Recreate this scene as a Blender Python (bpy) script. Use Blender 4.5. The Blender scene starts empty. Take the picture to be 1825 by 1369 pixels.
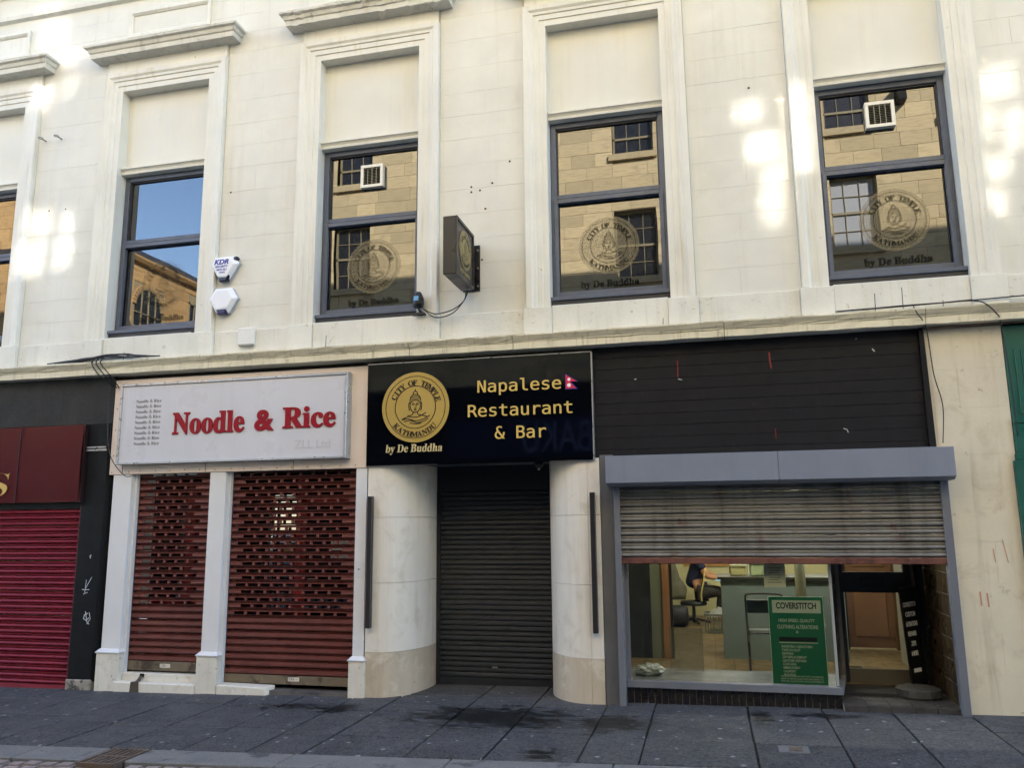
import bpy, bmesh, math, random, os
from mathutils import Vector, Matrix
random.seed(11)
S = bpy.context.scene
COL = S.collection
R = math.radians

# ------------------------------------------------------------------ camera
def camera():
    yaw, pitch, roll, f = -0.236725, 0.170438, -0.010129, 1424.18
    fw = Vector((math.sin(yaw)*math.cos(pitch), math.cos(yaw)*math.cos(pitch), math.sin(pitch)))
    r = fw.cross(Vector((0, 0, 1))).normalized(); u = r.cross(fw)
    r2 = r*math.cos(roll) + u*math.sin(roll); u2 = -r*math.sin(roll) + u*math.cos(roll)
    cd = bpy.data.cameras.new('camera'); cam = bpy.data.objects.new('camera', cd); COL.objects.link(cam)
    m = Matrix((r2, u2, -fw)).transposed().to_4x4(); m.translation = (0, -8, 1.7)
    cam.matrix_world = m
    cd.sensor_width = 36; cd.lens = 36*f/1825; cd.clip_start = 0.05; cd.clip_end = 500
    S.camera = cam
camera()

# ------------------------------------------------------------------ light
SUN = Vector((-9.0, -12.0, -8.9)).normalized()      # the way sunlight travels: over our roofs on to the far side of the street
w = bpy.data.worlds.new('World'); S.world = w; w.use_nodes = True
sky = w.node_tree.nodes.new('ShaderNodeTexSky'); sky.sky_type = 'NISHITA'; sky.sun_disc = False
sky.sun_elevation = math.asin(-SUN.z); sky.sun_rotation = math.atan2(-SUN.x, -SUN.y)
sky.air_density = 1.0; sky.dust_density = 0.15; sky.ozone_density = 2.5
w.node_tree.links.new(sky.outputs[0], w.node_tree.nodes['Background'].inputs[0])
w.node_tree.nodes['Background'].inputs[1].default_value = 0.135
ld = bpy.data.lights.new('sun', 'SUN'); ld.energy = 3.4; ld.angle = R(0.45); ld.color = (1, 0.95, 0.87)
sun = bpy.data.objects.new('sun', ld); COL.objects.link(sun); sun.location = (9, 12, 30)
sun.rotation_euler = SUN.to_track_quat('-Z', 'Y').to_euler()
S.view_settings.view_transform = 'Standard'; S.view_settings.look = 'None'
S.view_settings.gamma = 1; S.view_settings.use_curve_mapping = False
S.view_settings.exposure = 2.68
C = S.cycles
C.use_denoising = True; C.caustics_reflective = True; C.caustics_refractive = False
C.blur_glossy = 0; C.sample_clamp_indirect = 0; C.sample_clamp_direct = 0
C.use_guiding = True; C.use_surface_guiding = True; C.surface_guiding_probability = 0.7; C.guiding_training_samples = 128
C.max_bounces = 6; C.diffuse_bounces = 3; C.glossy_bounces = 4; C.transmission_bounces = 4; C.transparent_max_bounces = 8
C.use_adaptive_sampling = True; C.adaptive_threshold = 0.014; C.adaptive_min_samples = 16

# ------------------------------------------------------------------ material helpers
def lin(r, g, b):
    f = lambda c: (c/255/12.92) if c/255 <= .04045 else ((c/255+.055)/1.055)**2.4
    return (f(r), f(g), f(b))
def scale(c, k): return tuple(min(1, x*k) for x in c)
MATS = {}
class Nodes:
    def __init__(s, name):
        s.m = bpy.data.materials.new(name); s.m.use_nodes = True; s.t = s.m.node_tree
        s.b = s.t.nodes['Principled BSDF']; s.out = s.t.nodes['Material Output']
        s.tc = s.t.nodes.new('ShaderNodeTexCoord'); s.pos = s.t.nodes.new('ShaderNodeNewGeometry').outputs['Position']
    def new(s, typ, **kw):
        n = s.t.nodes.new(typ)
        for k, v in kw.items():
            if k.startswith('i_'): n.inputs[k[2:].replace('_', ' ')].default_value = v
            else: setattr(n, k, v)
        return n
    def link(s, a, b): s.t.links.new(a, b)
    def mapped(s, sc=(1, 1, 1), loc=(0, 0, 0), coord='Object'):
        n = s.new('ShaderNodeMapping'); n.inputs['Scale'].default_value = sc; n.inputs['Location'].default_value = loc
        s.link(s.pos, n.inputs[0]); return n.outputs[0]
    def noise(s, sc, detail=4, rough=.55, vec=None, dist=0):
        n = s.new('ShaderNodeTexNoise'); n.inputs['Scale'].default_value = sc; n.inputs['Detail'].default_value = detail
        n.inputs['Roughness'].default_value = rough; n.inputs['Distortion'].default_value = dist
        s.link(vec if vec is not None else s.pos, n.inputs['Vector']); return n.outputs[0]
    def ramp(s, fac, lo, hi, a=0., b=1.):
        n = s.new('ShaderNodeMapRange'); n.interpolation_type = 'SMOOTHSTEP'
        for k, v in (('From Min', lo), ('From Max', hi), ('To Min', a), ('To Max', b)): n.inputs[k].default_value = v
        s.link(fac, n.inputs[0]); return n.outputs[0]
    def mix(s, fac, a, b, mode='MIX'):
        n = s.new('ShaderNodeMix', data_type='RGBA', blend_type=mode)
        for sock, v in ((n.inputs[0], fac), (n.inputs[6], a), (n.inputs[7], b)):
            if hasattr(v, 'links'): s.link(v, sock)
            elif isinstance(v, (int, float)): sock.default_value = v
            else: sock.default_value = (*v, 1)
        return n.outputs[2]
    def math(s, op, a, b=0., c=None):
        n = s.new('ShaderNodeMath', operation=op)
        for i, v in enumerate((a, b, c)):
            if v is None: continue
            if hasattr(v, 'links'): s.link(v, n.inputs[i])
            else: n.inputs[i].default_value = v
        return n.outputs[0]
    def bump(s, h, strength, dist=.01):
        n = s.new('ShaderNodeBump'); n.inputs['Strength'].default_value = strength; n.inputs['Distance'].default_value = dist
        s.link(h, n.inputs['Height']); s.link(n.outputs[0], s.b.inputs['Normal'])
def mk(name, base, rough=.6, var=.1, vs=2.5, bump=.25, bs=60, metal=0, spec=.5, streak=None, blot=None, rvar=.1, fine=None, low=None):
    """painted / stone / metal surface: colour variation, run-off streaks, blotches of wear, fine relief"""
    if name in MATS: return MATS[name]
    k = Nodes(name)
    c = k.mix(k.ramp(k.noise(vs, 5, .6), .3, .7), scale(base, 1-var), scale(base, 1+var))
    if fine: c = k.mix(k.math('MULTIPLY', k.ramp(k.noise(fine[1], 3, .7), .45, .75), fine[2]), c, fine[0])
    if streak:
        col, amt, sx, lo, hi = streak
        f = k.ramp(k.noise(1, 5, .65, k.mapped((sx, sx, sx*.06))), lo, hi)
        f2 = k.ramp(k.noise(1.3, 3), .35, .65, .35, 1)
        c = k.mix(k.math('MULTIPLY', k.math('MULTIPLY', f, f2), amt), c, col)
    if blot:
        for col, amt, sc, lo, hi in (blot if isinstance(blot, list) else [blot]):
            c = k.mix(k.math('MULTIPLY', k.ramp(k.noise(sc, 8, .65, None, .4), lo, hi), amt), c, col)
    k.link(c, k.b.inputs['Base Color'])
    k.b.inputs['Metallic'].default_value = metal; k.b.inputs['Specular IOR Level'].default_value = spec
    k.link(k.ramp(k.noise(vs*2.3, 4), .3, .7, max(0, rough-rvar), min(1, rough+rvar)), k.b.inputs['Roughness'])
    if bump:
        h = k.noise(bs, 6, .65)
        if low: h = k.math('MULTIPLY_ADD', k.noise(low[0], 3), low[1], h)
        k.bump(h, bump, .004)
    MATS[name] = k.m; return k.m
def flat(name, base, rough=.5, metal=0, emit=None, spec=.5):
    if name in MATS: return MATS[name]
    k = Nodes(name); k.b.inputs['Base Color'].default_value = (*base, 1); k.b.inputs['Roughness'].default_value = rough
    k.b.inputs['Metallic'].default_value = metal; k.b.inputs['Specular IOR Level'].default_value = spec
    if emit: k.b.inputs['Emission Color'].default_value = (*emit[0], 1); k.b.inputs['Emission Strength'].default_value = emit[1]
    MATS[name] = k.m; return k.m
def mirror_glass(name, dark, ior, wave=.0, rough=0., ws=1.2):
    k = Nodes(name); k.b.inputs['Base Color'].default_value = (*dark, 1); k.b.inputs['Roughness'].default_value = rough
    k.b.inputs['IOR'].default_value = ior
    if wave: k.bump(k.noise(ws, 2, .5), wave, .02)
    MATS[name] = k.m; return k.m
def clear_glass(name, tint, refl):
    k = Nodes(name); k.t.nodes.remove(k.b)
    tr = k.new('ShaderNodeBsdfTransparent'); tr.inputs[0].default_value = (*tint, 1)
    gl = k.new('ShaderNodeBsdfGlossy'); gl.inputs['Roughness'].default_value = .0
    fr = k.new('ShaderNodeFresnel'); fr.inputs[0].default_value = refl
    mx = k.new('ShaderNodeMixShader'); k.link(fr.outputs[0], mx.inputs[0]); k.link(tr.outputs[0], mx.inputs[1]); k.link(gl.outputs[0], mx.inputs[2])
    k.link(mx.outputs[0], k.out.inputs[0]); MATS[name] = k.m; return k.m
def film(name, col, opacity):
    k = Nodes(name); k.t.nodes.remove(k.b)
    tr = k.new('ShaderNodeBsdfTransparent'); d = k.new('ShaderNodeBsdfDiffuse'); d.inputs[0].default_value = (*col, 1)
    mx = k.new('ShaderNodeMixShader'); mx.inputs[0].default_value = opacity
    k.link(tr.outputs[0], mx.inputs[1]); k.link(d.outputs[0], mx.inputs[2]); k.link(mx.outputs[0], k.out.inputs[0]); MATS[name] = k.m; return k.m

# ------------------------------------------------------------------ object helpers
def tag(o, label=None, cat=None, group=None, kind=None):
    if label: o['label'] = label
    if cat: o['category'] = cat
    if group: o['group'] = group
    if kind: o['kind'] = kind
    return o
def thing(name, loc, label, cat, group=None):
    o = bpy.data.objects.new(name, None); COL.objects.link(o); o.location = loc; o.empty_display_size = .1
    return tag(o, label, cat, group)
def part_empty(name, parent):
    o = bpy.data.objects.new(name, None); COL.objects.link(o); o.empty_display_size = .1; attach(o, parent); return o
def wloc(p):
    m = Matrix.Identity(4)
    while p is not None:
        m = p.matrix_parent_inverse.copy() @ Matrix.LocRotScale(p.location, p.rotation_euler, p.scale) if False else Matrix.LocRotScale(p.location, p.rotation_euler, p.scale) @ m if p.parent is None else (p.matrix_parent_inverse @ Matrix.LocRotScale(p.location, p.rotation_euler, p.scale)) @ m
        p = p.parent
    return m
def attach(o, parent):
    if parent is not None:
        o.parent = parent; o.matrix_parent_inverse = wloc(parent).inverted()
    return o
def link(name, me, m=None, parent=None, smooth=False):
    o = bpy.data.objects.new(name, me); COL.objects.link(o)
    if m is not None and not me.materials: me.materials.append(m)
    if smooth:
        for p in me.polygons: p.use_smooth = True
    return attach(o, parent)
class MB:
    def __init__(s): s.v = []; s.f = []
    def add(s, vs, fs):
        n = len(s.v); s.v += [tuple(v) for v in vs]; s.f += [tuple(i+n for i in f) for f in fs]; return s
    def box(s, x0, x1, y0, y1, z0, z1):
        return s.add([(x0,y0,z0),(x1,y0,z0),(x1,y1,z0),(x0,y1,z0),(x0,y0,z1),(x1,y0,z1),(x1,y1,z1),(x0,y1,z1)],
                     [(0,3,2,1),(4,5,6,7),(0,1,5,4),(1,2,6,5),(2,3,7,6),(3,0,4,7)])
    def gbox(s, x0, x1, y0, y1, dz0, dz1):      # box that follows the slope of the pavement
        a, b = gz(x0), gz(x1)
        return s.add([(x0,y0,a+dz0),(x1,y0,b+dz0),(x1,y1,b+dz0),(x0,y1,a+dz0),(x0,y0,a+dz1),(x1,y0,b+dz1),(x1,y1,b+dz1),(x0,y1,a+dz1)],
                     [(0,3,2,1),(4,5,6,7),(0,1,5,4),(1,2,6,5),(2,3,7,6),(3,0,4,7)])
    def loft(s, rows, close=False, caps=True):
        n = len(rows[0]); vs = [v for r in rows for v in r]; fs = []
        for i in range(len(rows)-1):
            for j in range(n if close else n-1):
                k = (j+1) % n; fs.append((i*n+j, i*n+k, (i+1)*n+k, (i+1)*n+j))
        if caps and close: fs += [tuple(range(n-1, -1, -1)), tuple(range((len(rows)-1)*n, len(rows)*n))]
        return s.add(vs, fs)
    def mesh(s, name='m'):
        me = bpy.data.meshes.new(name); me.from_pydata(s.v, [], s.f); me.validate(); me.update()
        b = bmesh.new(); b.from_mesh(me); bmesh.ops.recalc_face_normals(b, faces=b.faces); b.to_mesh(me); b.free(); return me
    def build(s, name, m, parent=None, smooth=False, bevel=0, kind=None):
        me = s.mesh(name)
        if bevel:
            b = bmesh.new(); b.from_mesh(me)
            bmesh.ops.bevel(b, geom=list(b.edges), offset=bevel, segments=1, affect='EDGES', clamp_overlap=True); b.to_mesh(me); b.free()
        o = link(name, me, m, parent, smooth)
        if kind: o['kind'] = kind
        return o
def box(name, x0, x1, y0, y1, z0, z1, m, parent=None, bevel=0):
    return MB().box(x0, x1, y0, y1, z0, z1).build(name, m, parent, bevel=bevel)
def mould(name, prof, x0, x1, m, parent=None, jit=0, n=1):
    """profile of (y, z) points run along x"""
    rows = []
    for i in range(n+1):
        x = x0+(x1-x0)*i/n
        rows.append([(x, y+random.uniform(-jit, jit), z+random.uniform(-jit, jit)) for y, z in prof])
    return MB().loft(rows, True).build(name, m, parent)
def architrave(name, xl, xr, zb, zt, prof, m, parent):
    rows = [[(xl-a, y, zb) for a, y in prof], [(xl-a, y, zt+a) for a, y in prof], [(xr+a, y, zt+a) for a, y in prof], [(xr+a, y, zb) for a, y in prof]]
    return MB().loft(rows, True).build(name, m, parent)
def hood(name, xl, xr, prof, m, parent, chip=0):
    rows = []
    n = 46
    def row(x, y, sx, sy, j):
        return [(x+sx*p+random.uniform(-j, j), y-sy*p-random.uniform(0, j), z+random.uniform(-j*1.6, j*.3)) for p, z in prof]
    rows.append(row(xl, .0, -1, 0, 0)); rows.append(row(xl, .0, -1, 1, 0))
    if chip:
        for i in range(1, n): rows.append(row(xl+(xr-xl)*i/n, 0, -1+2*i/n, 1, chip*random.choice((.15, .15, .4, 1))))
    rows.append(row(xr, .0, 1, 1, 0)); rows.append(row(xr, .0, 1, 0, 0))
    return MB().loft(rows, True).build(name, m, parent)
def tube(name, pts, r, m, parent=None, seg=6, smooth_path=True):
    P = [Vector(p) for p in pts]
    if smooth_path and len(P) > 2:
        Q = []
        for i in range(len(P)-1):
            p0, p1, p2, p3 = P[max(i-1, 0)], P[i], P[i+1], P[min(i+2, len(P)-1)]
            for k in range(6):
                t = k/6; Q.append(.5*((2*p1)+(-p0+p2)*t+(2*p0-5*p1+4*p2-p3)*t*t+(-p0+3*p1-3*p2+p3)*t**3))
        Q.append(P[-1]); P = Q
    rows = []
    for i, p in enumerate(P):
        d = (P[min(i+1, len(P)-1)]-P[max(i-1, 0)]).normalized()
        a = d.cross(Vector((.31, .2, .93))).normalized(); b = d.cross(a)
        rows.append([p+a*r*math.cos(t*2*math.pi/seg)+b*r*math.sin(t*2*math.pi/seg) for t in range(seg)])
    return MB().loft(rows, True).build(name, m, parent, smooth=True)
def lathe(mb, prof, c, axis='z', seg=20):
    rows = []
    for r, h in prof:
        row = []
        for i in range(seg):
            a = i*2*math.pi/seg; u, v = r*math.cos(a), r*math.sin(a)
            row.append((c[0]+u, c[1]+v, c[2]+h) if axis == 'z' else (c[0]+u, c[1]+h, c[2]+v) if axis == 'y' else (c[0]+h, c[1]+u, c[2]+v))
        rows.append(row)
    return mb.loft(rows, True)
def ribbon(mb, pts, wd, y):
    """flat stroke on a wall facing -y: points (x, z)"""
    P = [Vector(p) for p in pts]
    L, Rr = [], []
    for i, p in enumerate(P):
        d = (P[min(i+1, len(P)-1)]-P[max(i-1, 0)]); d = d.normalized() if d.length > 1e-9 else Vector((1, 0))
        n = Vector((-d.y, d.x))*wd/2
        L.append((p.x+n.x, y, p.y+n.y)); Rr.append((p.x-n.x, y, p.y-n.y))
    return mb.loft([L, Rr], False, False)

# fonts that come with Blender
FD = bpy.utils.system_resource('DATAFILES', path='fonts')
FONTS = {}
def font(k):
    if k not in FONTS:
        fn = {'serif': 'NotoSansMath-Regular.woff2', 'mono': 'DejaVuSansMono.woff2'}.get(k); FONTS[k] = None
        if fn:
            try: FONTS[k] = bpy.data.fonts.load(os.path.join(FD, fn))
            except Exception: pass
    return FONTS[k]
def remap(s, U, L): return ''.join(chr(U+ord(c)-65) if 'A' <= c <= 'Z' else chr(L+ord(c)-97) if 'a' <= c <= 'z' else c for c in s)
def bold(s): return remap(s, 0x1D400, 0x1D41A) if font('serif') else s
def script(s): return remap(s, 0x1D400, 0x1D41A) if font('serif') else s
def text_mesh(s, fk=None, size=1, ext=.002, off=0, shear=0, space=1, bevel=0):
    c = bpy.data.curves.new('t', 'FONT'); c.body = s; c.size = size; c.extrude = ext; c.offset = off; c.shear = shear; c.space_character = space
    c.bevel_depth = bevel
    if fk and font(fk): c.font = font(fk)
    o = bpy.data.objects.new('t', c); COL.objects.link(o)
    dg = bpy.context.evaluated_depsgraph_get(); me = bpy.data.meshes.new_from_object(o.evaluated_get(dg))
    bpy.data.objects.remove(o); bpy.data.curves.remove(c); me.materials.clear()
    return me
def bounds(me):
    xs = [v.co.x for v in me.vertices]; ys = [v.co.y for v in me.vertices]
    return (min(xs), max(xs), min(ys), max(ys)) if xs else (0, 1, 0, 1)
FACE = Matrix(((1, 0, 0, 0), (0, 0, -1, 0), (0, 1, 0, 0), (0, 0, 0, 1)))   # text plane -> wall facing -y
def put_text(name, s, x0, x1, z0, y, m, parent, fk=None, ext=.002, off=0, shear=0, z1=None, space=1, xf=None):
    """text from x0 to x1 with its bottom at z0 (and its top at z1)"""
    me = text_mesh(s, fk, 1, .02, off, shear, space); a, b, c, d = bounds(me)
    sx = (x1-x0)/(b-a); sz = (z1-z0)/(d-c) if z1 is not None else sx
    me.transform(Matrix.Translation((x0, z0, 0)) @ Matrix.Diagonal((sx, sz, ext/.02, 1)) @ Matrix.Translation((-a, -c, 0)))
    me.transform(xf if xf is not None else Matrix.Translation((0, y, 0)) @ FACE)
    return link(name, me, m, parent)
def join_meshes(meshes):
    b = bmesh.new()
    for me in meshes: b.from_mesh(me)
    out = bpy.data.meshes.new('joined'); b.to_mesh(out); b.free(); return out
def arc_text(s, r, a0, a1, size, fk, ext, up=True, off=.0):
    """letters on a circle, angles in degrees from 12 o'clock clockwise; returns one mesh in the xy plane"""
    out = []; n = len(s)
    for i, ch in enumerate(s):
        if ch == ' ': continue
        me = text_mesh(bold(ch), fk, size, ext, off); a, b, c, d = bounds(me)
        ang = R(a0+(a1-a0)*(i+.5)/n); me.transform(Matrix.Translation((-(a+b)/2, -size*.34, 0)))
        rot = -ang if up else -ang+math.pi
        me.transform(Matrix.Translation((r*math.sin(ang), r*math.cos(ang), 0)) @ Matrix.Rotation(rot, 4, 'Z'))
        out.append(me)
    return out

def gz(x): return .014*x-.012          # the pavement falls gently to the left

# ------------------------------------------------------------------ materials
CREAM = lin(220, 218, 208); GRIME = lin(88, 80, 66)
m_cream = mk('cream_painted_stone', CREAM, .62, .05, 1.2, .35, 45, streak=(lin(190, 176, 142), .35, 7, .5, .8),
             blot=[(lin(190, 182, 162), .18, 1.7, .5, .7), (lin(140, 130, 112), .45, 9, .66, .78), (lin(96, 84, 66), .7, 34, .71, .77)], low=(5, .8))
m_cream2 = mk('cream_trim', scale(CREAM, 1.02), .55, .05, 1.5, .3, 40, streak=(lin(184, 170, 134), .5, 12, .5, .76), blot=[(lin(120, 108, 88), .7, 16, .66, .76), (lin(90, 78, 60), .7, 40, .7, .76)])
m_ledge = mk('weathered_cream_ledge', lin(218, 211, 188), .7, .08, 2, .5, 35, streak=(scale(GRIME, .8), .65, 30, .52, .74),
             blot=[(lin(128, 116, 90), .5, 7, .56, .76), (lin(60, 54, 44), .7, 20, .66, .76)])
m_band = mk('flaking_cream_band', scale(CREAM, .98), .66, .06, 2, .6, 30, streak=(lin(170, 158, 128), .4, 12, .5, .75), blot=[(lin(168, 156, 134), .6, 14, .6, .7), (lin(110, 98, 82), .7, 30, .68, .76)])
m_hood = mk('weathered_hood', scale(CREAM, .9), .72, .08, 2, .6, 30, streak=(lin(150, 140, 118), .55, 10, .48, .75), blot=(lin(120, 112, 96), .6, 9, .58, .72))
m_panel = mk('blank_panel_paint', scale(CREAM, 1.0), .6, .03, 1.5, .15, 30, streak=(lin(205, 194, 164), .5, 6, .5, .8), blot=(lin(170, 160, 140), .35, 18, .7, .8))
m_pil = mk('buff_painted_pilaster', lin(211, 201, 179), .62, .06, 1.4, .35, 40, streak=(lin(140, 122, 98), .45, 8, .5, .75), blot=[(lin(120, 100, 80), .7, 9, .62, .74), (lin(176, 158, 132), .5, 3, .5, .7)])
m_jointline = flat('dirty_joint', lin(196, 188, 168), .9)
m_frame = mk('slate_grey_frame', lin(84, 91, 106), .4, .08, 5, .12, 90, blot=(lin(120, 128, 142), .25, 6, .6, .8))
m_sill = flat('dark_sill', lin(40, 40, 46), .5)
m_pane = mirror_glass('window_glass', (.010, .0095, .008), 2.08, .05, 0, .9)
m_white = mk('white_gloss_paint', lin(212, 211, 212), .38, .03, 2, .12, 30, streak=(lin(150, 146, 140), .3, 10, .58, .8), blot=(lin(110, 104, 96), .6, 22, .7, .78))
m_whitedirt = mk('dirty_white_paint', lin(214, 208, 196), .5, .06, 4, .25, 40, streak=(lin(140, 130, 114), .3, 14, .5, .75), blot=[(lin(92, 82, 68), .75, 14, .6, .7), (lin(160, 150, 132), .5, 4, .5, .7)])
m_fascia = mk('cream_pink_fascia', lin(218, 200, 184), .5, .04, 1.5, .12, 40, streak=(lin(150, 128, 104), .4, 9, .52, .8), blot=(lin(110, 88, 66), .7, 24, .71, .78))
m_signface = mk('white_sign_face', lin(198, 197, 202), .35, .03, .8, .05, 20, spec=.35, streak=(lin(160, 158, 160), .5, 5, .5, .8), blot=(lin(150, 146, 146), .4, 9, .66, .8))
m_alu = mk('aluminium_trim', lin(176, 178, 182), .35, .08, 6, .1, 80, metal=.7, blot=(lin(90, 84, 76), .6, 20, .62, .75))
m_redletter = flat('red_letter', lin(142, 14, 30), .5, 0, None, .2)
m_ink = flat('black_print', lin(70, 68, 72), .6)
m_faint = flat('ghost_lettering', lin(187, 185, 190), .5)
m_brownred = mk('brown_red_slat', lin(102, 54, 47), .45, .12, 4, .15, 60, spec=.4, streak=(lin(60, 36, 30), .4, 9, .5, .8), blot=(lin(70, 50, 42), .5, 12, .62, .76))
m_rail = mk('shutter_bottom_rail', lin(112, 98, 78), .55, .1, 5, .25, 40, blot=[(lin(46, 34, 26), .85, 5, .48, .62), (lin(150, 140, 120), .5, 9, .6, .7)])
m_crimson = mk('crimson_slat', lin(124, 30, 46), .5, .07, 3, .1, 50, spec=.35, streak=(lin(96, 14, 26), .4, 6, .5, .8))
m_maroon = mk('maroon_fascia', lin(78, 24, 32), .14, .05, 2, .04, 8, rvar=.03, low=(3, .6))
m_gold = mk('gold_lettering', lin(196, 160, 82), .38, .04, 3, 0)
m_charcoal = mk('charcoal_board', lin(40, 38, 37), .6, .1, 2, .35, 60, spec=.2, streak=(lin(92, 82, 66), .4, 5, .5, .8), fine=(lin(76, 70, 62), 60, .35))
m_black = mk('black_paint', lin(18, 18, 20), .55, .1, 3, .25, 40, spec=.15, streak=(lin(52, 50, 48), .3, 9, .55, .8), blot=(lin(70, 66, 60), .5, 14, .7, .8))
m_worn = mk('worn_grey_footing', lin(150, 142, 132), .7, .1, 5, .5, 40, blot=(lin(40, 38, 36), .9, 7, .48, .58))
m_lime = mk('limestone_cladding', lin(222, 216, 206), .55, .04, 1.4, .25, 50, spec=.3, streak=(lin(176, 162, 142), .4, 8, .46, .74), blot=[(lin(184, 172, 154), .45, 4, .5, .72), (lin(140, 126, 108), .5, 26, .68, .77)])
m_limebase = mk('stained_limestone_base', lin(190, 176, 156), .6, .06, 2, .25, 45, streak=(lin(150, 132, 110), .5, 14, .46, .7), blot=[(lin(214, 204, 186), .7, 5, .52, .68), (lin(96, 82, 68), .6, 12, .62, .74)])
m_gloss = mk('black_gloss_acrylic', lin(6, 7, 12), .04, .05, 2, .03, 2, rvar=.01, spec=.6)
m_goldsign = mk('gold_vinyl', lin(176, 148, 74), .4, .03, 3, 0)
m_slat_dark = mk('graphite_slat', lin(34, 37, 43), .5, .06, 4, .06, 60)
m_boards = mk('black_stained_board', lin(27, 26, 29), .6, .1, 3, .35, 30, spec=.2, streak=(lin(60, 58, 62), .3, 8, .55, .8), blot=[(lin(120, 116, 116), .7, 34, .74, .78), (lin(66, 62, 62), .5, 9, .62, .76)])
m_greymetal = mk('grey_powder_coat', lin(122, 128, 142), .4, .05, 1.2, .06, 20, streak=(lin(96, 100, 110), .3, 5, .5, .8))
m_greypil = mk('dull_grey_pilaster', lin(92, 92, 94), .5, .08, 2, .15, 30, blot=(lin(120, 108, 92), .4, 8, .6, .75))
m_guide = mk('grey_guide_rail', lin(108, 110, 117), .4, .06, 3, .1, 30, blot=(lin(96, 70, 56), .6, 12, .66, .76))
m_steel = mk('weathered_steel_slat', lin(124, 121, 117), .5, .14, 3, .2, 50, metal=.3, streak=(lin(76, 70, 62), .75, 7, .45, .7), blot=[(lin(98, 60, 46), .75, 4.5, .58, .7), (lin(190, 188, 182), .4, 16, .66, .78)])
m_rust = mk('rusted_bottom_rail', lin(104, 62, 50), .65, .16, 6, .5, 40, blot=[(lin(66, 34, 28), .8, 7, .5, .65), (lin(128, 120, 112), .5, 10, .62, .72)])
m_glassclear = clear_glass('shop_window_glass', (.9, .93, .9), 1.3)
m_tile = mk('black_glazed_tile', lin(30, 28, 30), .3, .12, 6, .15, 50, blot=(lin(70, 62, 58), .5, 12, .62, .75))
m_grout = flat('pale_grout', lin(142, 134, 122), .9)
m_browntile = mk('brown_wall_tile', lin(66, 52, 34), .35, .08, 2, .1, 40)
m_step = mk('dark_step', lin(62, 58, 56), .6, .12, 4, .3, 40, blot=(lin(36, 32, 30), .7, 5, .5, .65))
m_doorblack = mk('black_door_paint', lin(26, 27, 31), .4, .06, 3, .1, 40)
m_green = mk('green_shopfront_paint', lin(18, 82, 70), .4, .06, 2, .15, 40, streak=(lin(14, 70, 60), .4, 9, .5, .8))
m_slab = None

def pavement_material(name, base):
    k = Nodes(name)
    oi = k.new('ShaderNodeObjectInfo')
    c = k.mix(k.ramp(k.noise(1.6, 6, .6), .3, .7), scale(base, .72), scale(base, 1.12))
    c = k.mix(oi.outputs['Random'], scale(base, .8), scale(base, 1.2)) if False else k.mix(k.math('MULTIPLY', oi.outputs['Random'], .45), c, scale(base, 1.5))
    c = k.mix(k.math('MULTIPLY', k.ramp(k.noise(48, 2, .8), .50, .60), .55), c, scale(base, 2.3)); c = k.mix(k.math('MULTIPLY', k.ramp(k.noise(30, 3, .8), .50, .60), .6), c, scale(base, .4)); c = k.mix(k.math('MULTIPLY', k.ramp(k.noise(6, 5, .8, None, 1.5), .56, .64), .5), c, scale(base, 1.6))
    c = k.mix(k.math('MULTIPLY', k.ramp(k.noise(7, 9, .75, None, .8), .56, .70), .5), c, scale(base, 1.9))
    c = k.mix(k.math('MULTIPLY', k.ramp(k.noise(3.1, 8, .7, None, 1.2), .54, .72), .55), c, scale(base, .5))
    vo = k.new('ShaderNodeTexVoronoi'); vo.inputs['Scale'].default_value = 6.0; k.link(k.tc.outputs['Object'], vo.inputs['Vector'])
    gum = k.ramp(k.math('ADD', vo.outputs[0], k.math('MULTIPLY', k.noise(60, 3), .06)), .13, .16, 1, 0)
    keep = k.ramp(k.noise(2.3, 2), .40, .45)
    c = k.mix(k.math('MULTIPLY', k.math('MULTIPLY', gum, keep), .75), c, lin(150, 152, 156))
    # spilt water drying on the slabs
    sep = k.new('ShaderNodeSeparateXYZ'); k.link(k.tc.outputs['Object'], sep.inputs[0])
    wet = None
    for cx, cy, rx, ry, lo in ((-1.95, -.66, 1.25, .62, .12), (-3.55, -.52, .24, .2, .35), (-4.0, -.45, .8, .35, -.2), (-.9, -.75, .7, .45, .0), (.35, -.35, .16, .42, .05), (.9, -.2, .5, .16, .0), (-1.3, -1.75, .25, .3, -.1)):
        dx = k.math('DIVIDE', k.math('SUBTRACT', sep.outputs[0], cx), rx); dy = k.math('DIVIDE', k.math('SUBTRACT', sep.outputs[1], cy), ry)
        d = k.math('SQRT', k.math('ADD', k.math('MULTIPLY', dx, dx), k.math('MULTIPLY', dy, dy)))
        f = k.math('ADD', k.math('SUBTRACT', lo, d), 1.0)
        wet = f if wet is None else k.math('MAXIMUM', wet, f)
    n = k.noise(1, 8, .75, k.mapped((6, 14, 5)), .8)
    f = k.math('ADD', k.math('MULTIPLY', k.math('MAXIMUM', wet, -.3), .27), n)
    wet = k.ramp(f, .642, .66)
    damp = k.ramp(f, .54, .69, 0, .3)
    c = k.mix(damp, c, scale(base, .45)); c = k.mix(k.math('MULTIPLY', wet, .95), c, scale(base, .12))
    k.link(c, k.b.inputs['Base Color'])
    rr = k.ramp(k.noise(4, 4), .3, .7, .6, .8)
    mr = k.new('ShaderNodeMix', data_type='FLOAT'); k.link(wet, mr.inputs[0]); k.link(rr, mr.inputs[2]); mr.inputs[3].default_value = .55
    k.link(mr.outputs[0], k.b.inputs['Roughness'])
    k.b.inputs['Specular IOR Level'].default_value = .18
    k.bump(k.noise(40, 6, .8), .9, .008)
    return k.m
m_slab = pavement_material('grey_paving_slab', lin(73, 73, 75))
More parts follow.
